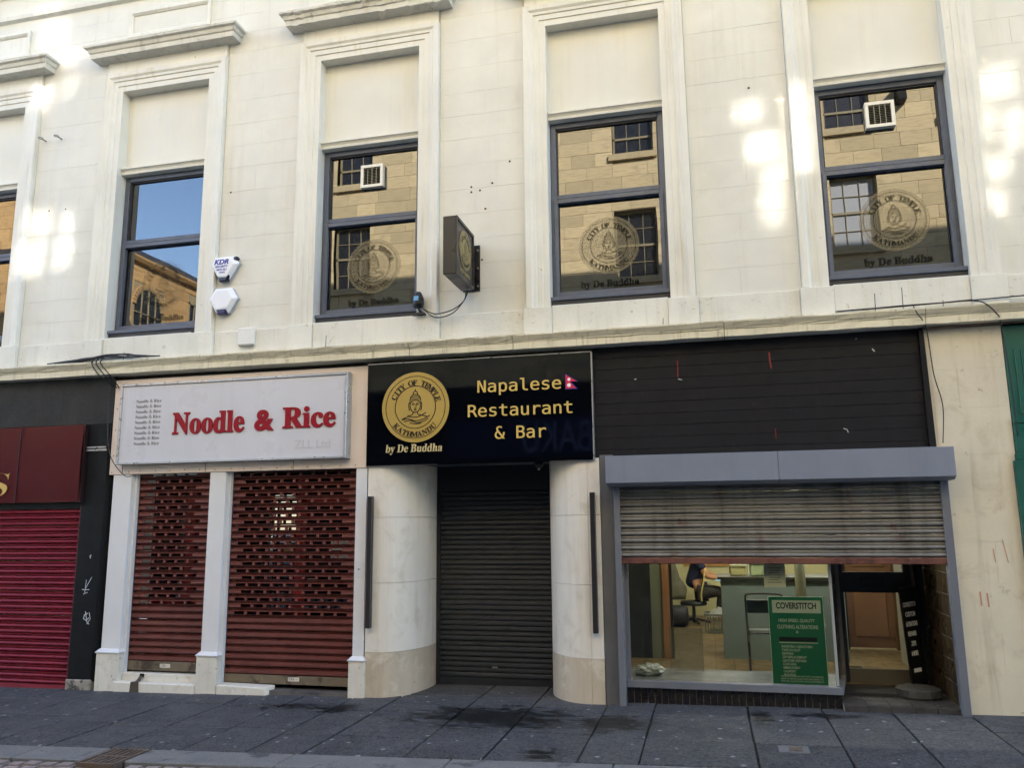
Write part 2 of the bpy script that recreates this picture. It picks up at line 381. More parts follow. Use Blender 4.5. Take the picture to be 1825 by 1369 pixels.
m_joint = flat('dark_joint_filling', lin(34, 34, 36), .9)
m_kerb = mk('granite_kerb', lin(108, 107, 106), .75, .12, 3, .5, 60, spec=.25, fine=(lin(170, 174, 180), 150, .4), blot=[(lin(66, 66, 70), .8, 3, .56, .66), (lin(90, 90, 94), .5, 12, .6, .75)])
m_sett = mk('granite_sett', lin(140, 128, 124), .65, .2, 5, .5, 60, blot=(lin(70, 62, 60), .6, 8, .55, .7))
m_road = mk('road_surface', lin(92, 90, 92), .8, .15, 2, .5, 60, fine=(lin(130, 128, 126), 90, .4))
m_iron = mk('rusty_iron', lin(98, 84, 74), .6, .2, 8, .4, 60, blot=(lin(92, 62, 44), .6, 9, .5, .7))
m_rubber = flat('black_cable', lin(22, 22, 26), .5)
m_greycable = flat('pale_cable', lin(170, 164, 150), .6)

def stone_material(name, base):
    k = Nodes(name)
    at = k.new('ShaderNodeAttribute'); at.attribute_name = 'tone'; at.attribute_type = 'GEOMETRY'
    c = k.mix(at.outputs['Fac'], scale(base, .80), scale(base, 1.12))
    c = k.mix(k.math('MULTIPLY', k.ramp(k.noise(1, 6, .6, k.mapped((3, 3, 22))), .42, .68), .55), c, scale(base, .62))
    c = k.mix(k.math('MULTIPLY', k.ramp(k.noise(.8, 6, .7, None, 1), .55, .75), .4), c, lin(110, 96, 70))
    k.link(c, k.b.inputs['Base Color']); k.b.inputs['Roughness'].default_value = .85
    k.bump(k.noise(30, 6, .7), .4, .006); MATS[name] = k.m; return k.m
m_sand = stone_material('honey_sandstone', lin(230, 208, 162))
m_sandred = stone_material('orange_sandstone', lin(222, 180, 122))
m_mortar = flat('sandstone_mortar', lin(176, 158, 122), .9)
m_oldpane = mirror_glass('dusty_old_glass', (.02, .022, .028), 1.5, 0, .28)
m_skypane = mirror_glass('old_glass_painted_sky', (.45, .47, .5), 2.2, 0, .3)  # sky reflection put into the pale base colour
m_sunpane = mirror_glass('clean_reflective_glass', (.02, .022, .025), 2.9, 0, .02)
m_slate = mk('roof_slate', lin(58, 54, 52), .7, .15, 4, .4, 30)
m_glazebar = flat('glazing_bar_paint', lin(160, 148, 116), .6)
m_bluefascia = flat('navy_shop_fascia', lin(15, 28, 78), .5, 0, None, .2)
m_plainwall = mk('plain_render', lin(196, 188, 170), .8, .06, 1, .2, 20)

# ================================================================== THE GROUND
struct = lambda o: tag(o, kind='structure')
road = struct(MB().add([(-200, -200, -.30-.4), (200, -200, -.30-.4), (200, 120, -.3-.4), (-200, 120, -.3-.4)], [(0, 1, 2, 3)]).build('ground', m_road))
# street bed (falls with the pavement), setts near the kerb are single stones
def kerb_y(x): return -2.13+(x+5.85)*.046
street = MB().add([(-40, -16, gz(-40)-.13), (30, -16, gz(30)-.13), (30, -1.2, gz(30)-.13), (-40, -3.4, gz(-40)-.13)], [(0, 1, 2, 3)]).build('road', m_road)
struct(street)
bx = [-11, -9.9, -9.1, -8.4, -7.75, -7.15, -6.6, -5.97, -5.4, -4.82, -4.18, -3.62, -3.15, -2.33, -1.72, -1.02, -.575, .255, .9, 1.48, 2.1, 2.72, 3.4, 4.2, 5.2]
pav = struct(box('pavement', -11, 5.2, -1.6, .0, -.42, -.36, m_joint))
bed = []
for i in range(len(bx)-1):
    a, b = bx[i], bx[i+1]
    bed.append((a, b))
mbj = MB()
mbj.add([(-11, kerb_y(-11), gz(-11)-.02), (5.2, kerb_y(5.2), gz(5.2)-.02), (5.2, 1.1, gz(5.2)-.02), (-11, 1.1, gz(-11)-.02)], [(0, 1, 2, 3)])
mbj.build('joint_bed', m_joint, pav)
rs = random.Random(4)
for i, (a, b) in enumerate(bed):
    top = .80 if (a > -3.5 and b < -.9) else (.12 if a > -6.8 else .02)
    ys = [top]
    y = rs.uniform(-.42, -.62); 
    if top > .5: ys.append(rs.uniform(.12, .3))
    while y > kerb_y((a+b)/2)+.3: ys.append(y); y -= rs.uniform(.55, .95)
    ys.append(None)
    for j in range(len(ys)-1):
        y1 = ys[j]; j0 = rs.uniform(.005, .009)
        y0a = kerb_y(a) if ys[j+1] is None else ys[j+1]; y0b = kerb_y(b) if ys[j+1] is None else ys[j+1]
        h = rs.uniform(-.003, .003); t = rs.uniform(-.003, .003)
        x0, x1 = a+j0, b-j0
        v = [(x0, y0a+j0, gz(x0)+h), (x1, y0b+j0, gz(x1)+h+t), (x1, y1-j0, gz(x1)+h+t), (x0, y1-j0, gz(x0)+h)]
        v = [(p[0]+rs.uniform(-.004, .004), p[1]+rs.uniform(-.005, .005), p[2]) for p in v]
        v = [(p[0], p[1], p[2]-.06) for p in v]+v
        o = MB().add(v, [(0, 3, 2, 1), (4, 5, 6, 7), (0, 1, 5, 4), (1, 2, 6, 5), (2, 3, 7, 6), (3, 0, 4, 7)]).build('paving_slab', m_slab, pav, bevel=.004)
kerb = struct(MB().add([(-11, kerb_y(-11)-.3, gz(-11)-.2), (5.2, kerb_y(5.2)-.3, gz(5.2)-.2), (5.2, kerb_y(5.2)-.02, gz(5.2)-.2), (-11, kerb_y(-11)-.02, gz(-11)-.2),
                        (-11, kerb_y(-11)-.3, gz(-11)-.15), (5.2, kerb_y(5.2)-.3, gz(5.2)-.15), (5.2, kerb_y(5.2)-.02, gz(5.2)-.15), (-11, kerb_y(-11)-.02, gz(-11)-.15)],
                       [(0, 3, 2, 1), (4, 5, 6, 7), (0, 1, 5, 4), (1, 2, 6, 5), (2, 3, 7, 6), (3, 0, 4, 7)]).build('kerb', m_joint))
kx = [-11, -9.3, -7.6, -6.35, -5.42, -4.79, -4.43, -3.2, -1.95, -.75, .5, 1.7, 3.1, 5.2]
for i in range(len(kx)-1):
    a, b = kx[i]+.004, kx[i+1]-.004
    if abs(kx[i]+4.79) < .01: continue           # the gully stands here
    v = []
    for dz in (-.13, 0):
        for x, s in ((a, -.33), (b, -.33), (b, -.006), (a, -.006)): v.append((x, kerb_y(x)+s, gz(x)+dz))
    MB().add(v, [(0, 3, 2, 1), (4, 5, 6, 7), (0, 1, 5, 4), (1, 2, 6, 5), (2, 3, 7, 6), (3, 0, 4, 7)]).build('kerb_stone', m_kerb, kerb, bevel=.008)
sv = MB().box(-.066, .066, -.055, .055, -.06, .06).mesh('sett')
b = bmesh.new(); b.from_mesh(sv); bmesh.ops.bevel(b, geom=list(b.edges), offset=.016, segments=2, affect='EDGES'); b.to_mesh(sv); b.free(); sv.materials.append(m_sett)
rs = random.Random(8)
for r_ in range(5):
    for c_ in range(26):
        x = -6.6+c_*.145+(r_ % 2)*.07
        y = kerb_y(x)-.41-r_*.122
        if y < kerb_y(x)-.33-.07 and -4.83 < x < -4.33 and r_ < 1: continue
        o = bpy.data.objects.new('sett', sv); COL.objects.link(o); o.location = (x+rs.uniform(-.006, .006), y, gz(x)-.072+rs.uniform(-.006, .006))
        o.rotation_euler = (rs.uniform(-.03, .03), rs.uniform(-.03, .03), .046+rs.uniform(-.03, .03)); attach(o, street)
# gully grate in the kerb line
gx0, gx1 = -4.77, -4.44
gt = thing('drain_grate', (-4.6, -2.3, gz(-4.6)), 'rusty slotted iron drain grate let into the kerb beside the stone setts', 'drain')
f = MB(); y0, y1 = kerb_y(-4.6)-.42, kerb_y(-4.6)-.01
f.gbox(gx0, gx0+.025, y0, y1, -.06, .004); f.gbox(gx1-.025, gx1, y0, y1, -.06, .004); f.gbox(gx0+.025, gx1-.025, y0, y0+.02, -.06, .003); f.gbox(gx0+.025, gx1-.025, y1-.02, y1, -.06, .003)
f.gbox(gx0+.025, gx1-.025, (y0+y1)/2-.012, (y0+y1)/2+.012, -.05, .002)
f.build('frame', m_iron, gt)
MB().gbox(gx0, gx1, y0, y1, -.24, -.2).build('pit', flat('pit_black', (.004, .004, .004), .9), gt)
for i in range(5):
    x = gx0+.055+i*.05
    MB().gbox(x, x+.02, y0+.02, y1-.02, -.04, .001).build('bar', m_iron, gt)
# small cover in the slabs
cv = thing('inspection_cover', (.5, -1.33, gz(.5)), 'small square metal service cover set in the slabs', 'cover')
MB().gbox(.42, .64, -1.42, -1.24, -.03, .0035).build('rim', mk('pale_concrete', lin(104, 104, 106), .8, .1, 4, .3, 60), cv)
MB().gbox(.50, .595, -1.39, -1.27, -.02, .0065).build('lid', m_iron, cv)
for i in range(3): MB().gbox(.508+i*.03, .526+i*.03, -1.375, -1.285, .0065, .0085).build('rib', m_iron, cv)

# ================================================================== THE CREAM BUILDING
bl = thing('building', (-3, 0, 0), 'cream painted stone building with tall hooded windows above a row of shops', 'building')
WC = [-9.10, -6.36, -3.61, -.885, 1.865]; HW = .62; AW = .25
OPEN_B, OPEN_T = 3.92, 7.15
COURSE = [3.90, 4.18, 4.46, 4.75, 5.04, 5.33, 5.62, 5.93, 6.21, 6.49, 6.80, 7.14, 7.45, 7.71, 7.96, 8.20, 8.44]
# backing walls
edges = [-11.5]
for c in WC: edges += [c-HW, c+HW]
edges.append(4.6)
for i in range(0, len(edges), 2): box('pier', edges[i]+.015, edges[i+1]-.015, .0035, .5, 3.6, 8.44, m_jointline, bl)
for c in WC:
    box('lintel', c-HW-.013, c+HW+.013, .010, .5, OPEN_T+.015, 8.439, m_jointline, bl)
    box('apron', c-HW, c+HW, .009, .5, 3.6, OPEN_B, m_cream, bl)
box('upper_wall', -13.5, 7.5, .0, .6, 8.445, 17.0, m_cream, bl)
mould('string_course', [(.0, 8.43), (-.05, 8.45), (-.06, 8.50), (.0, 8.53)], -13, 7, m_cream2, bl)
mould('upper_cornice', [(.0, 8.82), (-.10, 8.85), (-.22, 8.97), (-.24, 9.06), (.0, 9.10)], -13, 7, m_cream2, bl)
box('roof', -13.5, 7.5, .0, 9, 17.0, 17.25, m_slate, bl)
box('back_wall', -13.5, 7.5, 8.7, 9, -.4, 17.0, m_plainwall, bl)
# ashlar blocks
rs = random.Random(3)
def ashlar(x0, x1, z0, z1, n=None):
    L = x1-x0
    n = n or max(1, round(L/rs.uniform(.6, 1.0)))
    cuts = [x0]+sorted(x0+L*(i+rs.uniform(-.18, .18))/n for i in range(1, n))+[x1]
    for a, b in zip(cuts[:-1], cuts[1:]):
        y = rs.uniform(-.0007, .0007); g = .0009
        box('stone_block', a+g, b-g, y, .02, z0+g, z1-g, m_cream, bl)
for k in range(len(COURSE)-1):
    z0, z1 = COURSE[k], COURSE[k+1]
    if z1 <= 7.72:
        xs = [-10.6]
        for c in WC: xs += [c-HW-AW-.004, c+HW+AW+.004]
        xs.append(3.45)
        for i in range(0, len(xs), 2):
            n = 2 if k % 2 == 0 and rs.random() < .75 else 1
            ashlar(xs[i], xs[i+1], z0, z1, n)
    else: ashlar(-10.6, 3.5, z0, z1, 17+k % 3)
# window surrounds
ARC = [(0, .30), (0, -.022), (.068, -.022), (.072, -.034), (.130, -.034), (.136, -.046), (.165, -.05), (.19, -.066), (.245, -.07), (.25, -.055), (.25, .012), (.25, .30)]
HOOD = [(0, 7.56), (.17, 7.575), (.175, 7.635), (.19, 7.645), (.205, 7.685), (.235, 7.70), (.24, 7.725), (.0, 7.75)]
for i, c in enumerate(WC):
    architrave('architrave', c-HW, c+HW, 3.905, OPEN_T, ARC, m_cream2, bl)
    box('frieze', c-HW-AW+.015, c+HW+AW-.015, -.03, .012, OPEN_T+AW-.002, 7.565, m_cream2, bl)
    hood('hood', c-HW-AW+.02, c+HW+AW-.02, HOOD, m_hood, bl, chip=.013 if i == 2 else .0025)
    # sunk panel over the hood
    fr = [(-.06, .01), (-.06, -.03), (-.025, -.034), (0, -.012), (0, .01)]
    xl, xr, zb, zt = c-.555, c+.525, 7.955, 8.205
    rows = [[(x+sx*a, y, z+sz*a) for a, y in fr] for x, z, sx, sz in ((xl, zb, 1, 1), (xl, zt, 1, -1), (xr, zt, -1, -1), (xr, zb, -1, 1), (xl, zb, 1, 1))]
    MB().loft(rows, True, False).build('panel_moulding', m_cream2, bl)
    # blank panel that closes the upper part of the opening
    bp = box('blank_panel', c-HW-.005, c+HW+.005, .12, .3, 6.05, OPEN_T+.005, m_panel, bl)
    mould('window_head_moulding', [(.13, 6.045), (.055, 6.05), (.05, 6.075), (.065, 6.085), (.045, 6.11), (.03, 6.115), (.03, 6.135), (.13, 6.145)], c-HW+.002, c+HW-.002, m_cream2, bl)
    for s in (-1, 1):
        box('pedestal_block', c+s*(HW+.125)-.15, c+s*(HW+.125)+.15, -.082, .02, 3.62, 3.90, m_band, bl, bevel=.004)
# band below the windows
for i in range(-1, len(WC)):
    a = WC[i]+HW+.277 if i >= 0 else -11.2
    b = WC[i+1]-HW-.277 if i+1 < len(WC) else 4.4
    box('band_block', a, b, -.03, .012, 3.62, 3.897, m_band, bl, bevel=.003)
for c in WC: box('sill_block', c-HW+.026, c+HW-.026, -.06, .35, 3.62, 3.915, m_band, bl, bevel=.006)
# ledge over the shops, stone by stone
LEDGE = [(.15, 3.45), (-.12, 3.45), (-.14, 3.455), (-.142, 3.52), (-.150, 3.528), (-.152, 3.535), (-.165, 3.55), (-.19, 3.585), (-.192, 3.60), (.0, 3.632), (.15, 3.632)]
lx = [-11.3, -9.6, -7.05, -4.9, -3.02, -1.88, .235, 2.03, 4.4]
for a, b in zip(lx[:-1], lx[1:]): mould('ledge_stone', LEDGE, a+.003, b-.003, m_ledge, bl, jit=.0035, n=14)
mould('ledge_core', [(.14, 3.46), (-.11, 3.46), (-.13, 3.54), (-.17, 3.585), (.14, 3.62)], -11.2, 4.3, m_joint, bl)
box('shop_lintel', -11.3, 4.4, .06, .5, 3.3, 3.45, mk('dirty_soffit', lin(52, 46, 40), .85, .2, 3, .3, 30), bl)

# windows
def logo(parent, cx, cz, y, Rr, disc_m, ink_m, squeeze=1.0, xf=None, ext=.0015, prefix=''):
    """round badge: disc, rings, lettering on the circle, seated figure in line work"""
    T = xf if xf is not None else Matrix.Translation((cx, y, cz)) @ Matrix.Diagonal((squeeze, 1, 1, 1)) @ FACE
    def add(name, me, m): me.transform(T); return link(name, me, m, parent)
    d = MB(); n = 64
    d.add([(Rr*math.cos(i*2*math.pi/n), Rr*math.sin(i*2*math.pi/n), z) for z in (-.001, ext) for i in range(n)],
          [tuple(range(n, 2*n))]+[(i, (i+1) % n, n+(i+1) % n, n+i) for i in range(n)])
    add('badge_disc', d.mesh(), disc_m)
    rg = MB()
    for r0, r1 in ((.875, .892), (.59, .612)):
        rg.loft([[(Rr*r*math.cos(i*2*math.pi/n), Rr*r*math.sin(i*2*math.pi/n), z) for i in range(n+1)] for r, z in ((r0, ext), (r0, ext*2.2), (r1, ext*2.2), (r1, ext))], False, False)
    add('badge_ring', rg.mesh(), ink_m)
    t1 = arc_text('CITY OF TEMPLE', .735*Rr, -70, 78, 0.325*Rr, 'serif', ext*.5, True, .003*Rr); [(q.transform(Matrix.Translation((0, 0, ext*1.8))), add('badge_letter', q, ink_m)) for q in t1]
    t2 = arc_text('KATHMANDU', .735*Rr, 232, 130, 0.325*Rr, 'serif', ext*.5, False, .003*Rr); [(q.transform(Matrix.Translation((0, 0, ext*1.8))), add('badge_letter', q, ink_m)) for q in t2]
    # line figure
    g = MB(); s_ = .54*Rr; wd = .032*Rr*.8
    def st(pts, w_=1.0, sm=True):
        P = [Vector((p[0]*s_, p[1]*s_)) for p in pts]
        if sm and len(P) > 2:
            Q = []
            for i in range(len(P)-1):
                p0, p1, p2, p3 = P[max(i-1, 0)], P[i], P[i+1], P[min(i+2, len(P)-1)]
                for k in range(5):
                    t = k/5; Q.append(.5*((2*p1)+(-p0+p2)*t+(2*p0-5*p1+4*p2-p3)*t*t+(-p0+3*p1-3*p2+p3)*t**3))
            P = Q+[P[-1]]
        L, Q2 = [], []
        for i, p in enumerate(P):
            d_ = (P[min(i+1, len(P)-1)]-P[max(i-1, 0)]).normalized(); nn = Vector((-d_.y, d_.x))*wd*w_/2
            L.append((p.x+nn.x, p.y+nn.y, ext*2)); Q2.append((p.x-nn.x, p.y-nn.y, ext*2))
        g.loft([L, Q2], False, False)
    st([(-.28, .22), (-.27, -.02), (-.16, -.22), (0, -.28), (.16, -.22), (.27, -.02), (.28, .22)])            # jaw
    st([(-.3, .3), (-.26, .52), (-.13, .64), (0, .67), (.13, .64), (.26, .52), (.3, .3)])                     # hair
    st([(-.28, .22), (-.15, .33), (0, .37), (.15, .33), (.28, .22)])                                          # hairline
    st([(-.13, .64), (-.1, .78), (0, .84), (.1, .78), (.13, .64)]); st([(0, .84), (0, .95)])                  # top knot
    for r_ in (.43, .5, .57): st([(-.24, r_-.06), (-.1, r_), (0, r_+.015), (.1, r_), (.24, r_-.06)], .6)
    st([(-.3, .28), (-.36, .14), (-.33, -.12), (-.28, -.18)]); st([(.3, .28), (.36, .14), (.33, -.12), (.28, -.18)])   # ears
    for s in (-1, 1):
        st([(s*.19, .12), (s*.12, .145), (s*.05, .1)], .8); st([(s*.2, .18), (s*.12, .21), (s*.04, .16)], .7)
    st([(.03, .15), (.05, -.02), (0, -.05), (-.05, -.02)], .7); st([(-.08, -.13), (0, -.11), (.08, -.13)], .9); st([(-.06, -.16), (0, -.18), (.06, -.16)], .8)
    st([(-.13, -.25), (-.15, -.38), (-.42, -.5), (-.72, -.62)]); st([(.13, -.25), (.16, -.38), (.45, -.46), (.66, -.52)])
    st([(-.42, -.42), (-.2, -.52), (.1, -.52), (.38, -.42), (.6, -.3)]); st([(-.75, -.66), (-.4, -.6), (.0, -.72), (.4, -.66), (.8, -.46)])
    st([(-.62, -.74), (-.25, -.7), (.1, -.82), (.5, -.74), (.72, -.6)]); st([(-.3, -.82), (.05, -.88), (.35, -.84)])
    add('badge_figure', g.mesh(), ink_m)
    return T
film_pale = film('frosted_film', lin(186, 172, 136), .24); film_ink = film('dark_film', lin(46, 40, 30), .42); film_faint = film('faint_film', lin(150, 138, 108), .07); film_faintink = film('faint_dark_film', lin(40, 36, 30), .3)
FY = .14
for i, c in enumerate(WC):
    wn = part_empty('window', bl)
    xl, xr = c-HW+.004, c+HW-.004; zb, zt, tr = 4.03, 6.045, 5.155
    fw = .062
    def member(x0, x1, z0, z1, y=FY, nm='frame_rail'): return box(nm, x0, x1, y, y+.09, z0, z1, m_frame, wn, bevel=.004)
    member(xl, xl+fw, zb, zt, nm='frame_stile'); member(xr-fw, xr, zb, zt, nm='frame_stile')
    member(xl+fw, xr-fw, zt-fw, zt); member(xl+fw, xr-fw, tr+.004, tr+.052); member(xl+fw, xr-fw, tr-.052, tr-.004, FY-.018); member(xl+fw, xr-fw, zb, zb+.075, FY-.01)
    # opening sash: slimmer inner frame, a little proud
    for x0, x1 in ((xl+fw-.03, xl+fw+.012), (xr-fw-.012, xr-fw+.03)): box('sash_stile', x0, x1, FY-.018, FY+.03, zb+.02, tr-.004, m_frame, wn, bevel=.003)
    for x0, x1 in ((xl+fw, xl+fw+.014), (xr-fw-.014, xr-fw)): box('glazing_bead', x0, x1, FY+.02, FY+.05, tr+.05, zt-fw, m_sill, wn)
    box('glazing_bead', xl+fw, xr-fw, FY+.02, FY+.05, zt-fw-.016, zt-fw, m_sill, wn)
    box('sill', xl-.0, xr+.0, .04, FY+.1, 3.925, 3.985, m_sill, wn); box('sill_nose', xl-.02, xr+.0, .02, FY-.012, 3.987, 4.028, m_frame, wn, bevel=.006)
    for nm, z0, z1, tilt in (('pane', tr+.05, zt-fw, .0), ('pane', zb+.07, tr-.05, .006*(-1)**i)):
        h = (z1-z0)/2
        MB().add([(xl+fw, FY+.045+tilt*h, z0), (xr-fw, FY+.045+tilt*h, z0), (xr-fw, FY+.045-tilt*h, z1), (xl+fw, FY+.045-tilt*h, z1),
                  (xl+fw, FY+.06, z0), (xr-fw, FY+.06, z0), (xr-fw, FY+.06, z1), (xl+fw, FY+.06, z1)],
                 [(0, 1, 2, 3), (4, 7, 6, 5), (0, 4, 5, 1), (1, 5, 6, 2), (2, 6, 7, 3), (3, 7, 4, 0)]).build(nm, m_pane, wn)
    box('room_backing', xl, xr, FY+.095, FY+.12, 3.93, 6.04, m_sill, wn)
    lx0 = c+{0: 0, 1: 0, 2: .02, 3: -.01, 4: .06}[i]
    T = logo(wn, lx0, 4.60, FY+.033, .325, film_pale if i > 1 else film_faint, film_ink if i > 1 else film_faintink, ext=.0006)
    put_text('window_lettering', script('by De') + ' ' + script('Buddha'), lx0-.31, lx0+.31, 4.125, FY+.031, film_ink if i > 1 else film_faintink, wn, 'serif', .0005, .012)
    if i in (2, 4):
        vx0, vz0, s = (c-.14, 5.545, .275) if i == 2 else (c-.13, 5.565, .275)
        vf = MB(); y0, y1 = FY-.02, FY+.04; t = .032
        vf.box(vx0, vx0+s, y0, y1, vz0, vz0+t).box(vx0, vx0+s, y0, y1, vz0+s-t, vz0+s).box(vx0, vx0+t, y0+.001, y1, vz0+t, vz0+s-t).box(vx0+s-t, vx0+s, y0+.001, y1, vz0+t, vz0+s-t)
        vf.build('extractor_vent', flat('white_plastic', lin(232, 228, 216), .4), wn)
        box('vent_hole', vx0+t, vx0+s-t, FY+.02, FY+.042, vz0+t, vz0+s-t, flat('vent_dark', lin(38, 36, 28), .7), wn)
        lv = MB()
        for q in range(11):
            z = vz0+t+.006+q*(s-2*t-.006)/11; lv.add([(vx0+t, y0+.012, z), (vx0+s-t, y0+.012, z), (vx0+s-t, y0+.03, z+.012), (vx0+t, y0+.03, z+.012)], [(0, 1, 2, 3)])
        for q in range(1, 4): lv.box(vx0+t+(s-2*t)*q/4-.003, vx0+t+(s-2*t)*q/4+.003, y0+.008, y0+.014, vz0+t, vz0+s-t)
        lv.build('vent_louvre', flat('vent_grey', lin(150, 146, 128), .5), wn)

# ================================================================== THINGS ON THE UPPER WALL
def alarm(name, cx, cz, label, strobe, strobe2, printed, flip):
    t = thing(name, (cx, 0, cz), label, 'alarm box', 'alarm boxes beside the window')
    Rr = .19; K = 17 if printed else 25
    def hexa(y, k, cut):
        out = []
        for j in range(3):
            a = R((90 if flip else -90)+120*j)
            for s in (-1, 1):
                b = a+s*R(cut); out.append((cx+Rr*k*math.cos(b)*1.0, y, cz+Rr*k*math.sin(b)*.93))
        return out
    white = mk('alarm_white', lin(232, 234, 240), .35, .02, 4, .03, 30)
    base = MB().loft([hexa(0, 1.0, K), hexa(-.035, 1.0, K)], True).build('back_plate', flat('alarm_dark', lin(176, 178, 184), .5), t)
    MB().loft([hexa(-.036, .985, K), hexa(-.06, .97, K+1), hexa(-.095, .72, K+4)], True).build('cover', white, t, bevel=.006)
    # strobe lens at the lower corner
    def seg(y, k0, k1):
        a = R(-90); c0 = [Vector((cx+Rr*k1*math.cos(a+s*R(17)), y, cz+Rr*k1*math.sin(a+s*R(17))*.93)) for s in (-1, 1)]
        c1 = [v.copy() for v in c0]
        for q, v in enumerate(c1): v.z += Rr*k0; v.x += (-1 if q == 0 else 1)*Rr*k0*.5
        return [c0[0], c0[1], c1[1], c1[0]]
    zt = -.1 if not flip else -.1
    n = [(cx-.055, 0, cz-.175), (cx+.055, 0, cz-.175), (cx+.085, 0, cz-.105), (cx-.085, 0, cz-.105)]
    MB().loft([[(x, -.03, z) for x, y, z in n], [(x, -.068, z) for x, y, z in n], [(cx+(x-cx)*.8, -.088, z+.008) for x, y, z in n]], True).build('strobe_lens', strobe, t, bevel=.004)
    if strobe2:
        c2 = Vector((cx+.145, 0, cz+.095))
        MB().loft([[(c2.x+.035*math.cos(a*1.05)*k, y, c2.z+.03*math.sin(a*1.05)*k) for a in range(6)] for y, k in ((-.03, 1), (-.07, .9), (-.08, .6))], True).build('corner_lens', strobe, t)
    if printed:
        blue = flat('alarm_blue', lin(44, 50, 160), .5)
        put_text('alarm_lettering', 'KDR', cx-.115, cx+.075, cz+.028, -.0965, blue, t, None, .001, .035, .25, z1=cz+.088)
        put_text('alarm_lettering', 'SECURITY', cx-.10, cx+.065, cz-.012, -.0965, blue, t, None, .001, .02, .15, z1=cz+.014)
        put_text('alarm_lettering', '0870 861', cx-.08, cx+.05, cz-.048, -.0965, blue, t, None, .001, .02, 0, z1=cz-.026)
        put_text('alarm_lettering', '1060', cx-.045, cx+.03, cz-.08, -.0965, blue, t, None, .001, .02, 0, z1=cz-.06)
alarm('alarm_box', -5.36, 4.665, 'white triangular alarm box with blue lettering, the upper of the two', flat('lens_black', lin(30, 24, 42), .2), True, True, False)
alarm('alarm_box', -5.36, 4.27, 'blank white triangular alarm box with a navy lens, the lower of the two', flat('lens_navy', lin(26, 30, 84), .2), False, False, False)
jb = thing('junction_box', (-5.03, -.03, 3.7), 'small cream junction box fixed to the wall just above the ledge', 'junction box')
box('cover', -5.135, -4.93, -.078, -.031, 3.715, 3.915, mk('junction_cream', lin(224, 223, 218), .5, .03, 5, .1, 30), jb, bevel=.008)
box('base', -5.12, -4.945, -.075, -.031, 3.703, 3.713, flat('junction_grey', lin(150, 146, 136), .6), jb)
for x in (-8.12, -7.88):
    hk = thing('wall_hook', (x, 0, 6.63), 'small steel eye bolt, the %s of a pair high on the wall at left' % ('left' if x < -8 else 'right'), 'hook', 'steel eye bolts high on the wall')
    st_ = flat('steel', lin(150, 150, 150), .35, .8)
    tube('shank', [(x, 0, 6.63), (x, -.07, 6.63)], .009, st_, hk)
    tube('eye', [(x+.025*math.cos(a*.7), -.09-.025*math.sin(a*.7), 6.63) for a in range(10)], .007, st_, hk)
holes = [(-2.37, 5.35), (-2.37, 5.29), (-2.27, 5.3), (-2.13, 5.37), (-2.21, 5.08), (-2.35, 4.5), (-2.25, 4.5), (-5.37, 5.62), (-7.97, 5.66), (-7.72, 5.66), (-8.3, 5.55), (.62, 6.1), (-1.93, 5.6)]
hb = MB()
for x, z in holes:
    lathe(hb, [(0, -.004), (.009, -.004), (.012, -.001), (.012, .002)], (x, -.001, z), 'y', 8)
hb.build('plugged_hole', flat('hole_rust', lin(96, 66, 48), .9), bl)

# projecting sign
ps = thing('projecting_sign', (-2.35, 0, 4.6), 'black square box sign with gold badge projecting from the wall', 'sign')
m_psign = mk('projecting_sign_black', lin(34, 32, 34), .35, .05, 2, .05, 30)
sy0, sy1, sz0, sz1 = -.71, -.10, 4.135, 4.745   # it sticks out at right angles to the wall
sx0, sx1 = -2.458, -2.32
box('sign_box', sx0, sx1, sy0, sy1, sz0, sz1, m_psign, ps, bevel=.006)
fb = MB(); e = .03
fb.box(sx1, sx1+.012, sy0, sy1, sz0, sz0+e).box(sx1, sx1+.012, sy0, sy1, sz1-e, sz1).box(sx1, sx1+.012, sy0, sy0+e, sz0+e, sz1-e).box(sx1, sx1+.012, sy1-e, sy1, sz0+e, sz1-e)
fb.build('rim', m_psign, ps)
XF = Matrix.Translation((sx1+.004, (sy0+sy1)/2, 4.47)) @ Matrix(((0, 0, 1, 0), (1, 0, 0, 0), (0, 1, 0, 0), (0, 0, 0, 1)))
logo(ps, 0, 0, 0, .205, flat('pale_gold', lin(150, 132, 84), .5), flat('sign_ink', lin(40, 36, 30), .5), xf=XF)
put_text('sign_lettering', script('by De') + ' ' + script('Buddha'), -.17, .17, -.275, 0, flat('pale_gold', lin(150, 132, 84), .5), ps, 'serif', .001, .01, xf=XF)
box('bracket', -2.43, -2.38, -.10, 0, 4.18, 4.62, m_psign, ps); box('wall_plate', -2.46, -2.27, -.02, 0, 4.15, 4.66, m_psign, ps)
for z in (4.2, 4.4, 4.6): lathe(MB(), [(0, -.012), (.012, -.012), (.014, 0)], (-2.29, -.02, z), 'y', 8).build('bolt', flat('steel', lin(150, 150, 150), .35, .8), ps)
fl = thing('floodlight', (-2.93, -.1, 3.92), 'small black floodlight standing on the window sill corner', 'floodlight')
lathe(MB(), [(0, .0), (.05, .0), (.062, .03), (.062, .10), (.05, .13), (.03, .17), (0, .175)], (-2.94, -.1, 3.99), 'z', 14).build('head', flat('flood_black', lin(18, 18, 22), .4), fl, bevel=0)
tube('bracket_arm', [(-2.94, -.1, 3.99), (-2.92, -.1, 3.95), (-2.88, -.08, 3.915)], .014, flat('flood_black', lin(18, 18, 22), .4), fl)
box('foot', -2.97, -2.86, -.14, -.065, 3.905, 3.925, flat('flood_black', lin(18, 18, 22), .4), fl)
box('lens', -2.965, -2.915, -.172, -.16, 4.05, 4.10, flat('lens_blue', lin(120, 180, 230), .2), fl)
cb = thing('sign_cable', (-2.6, -.05, 4), 'thin black cable looping from the floodlight up to the projecting sign', 'cable')
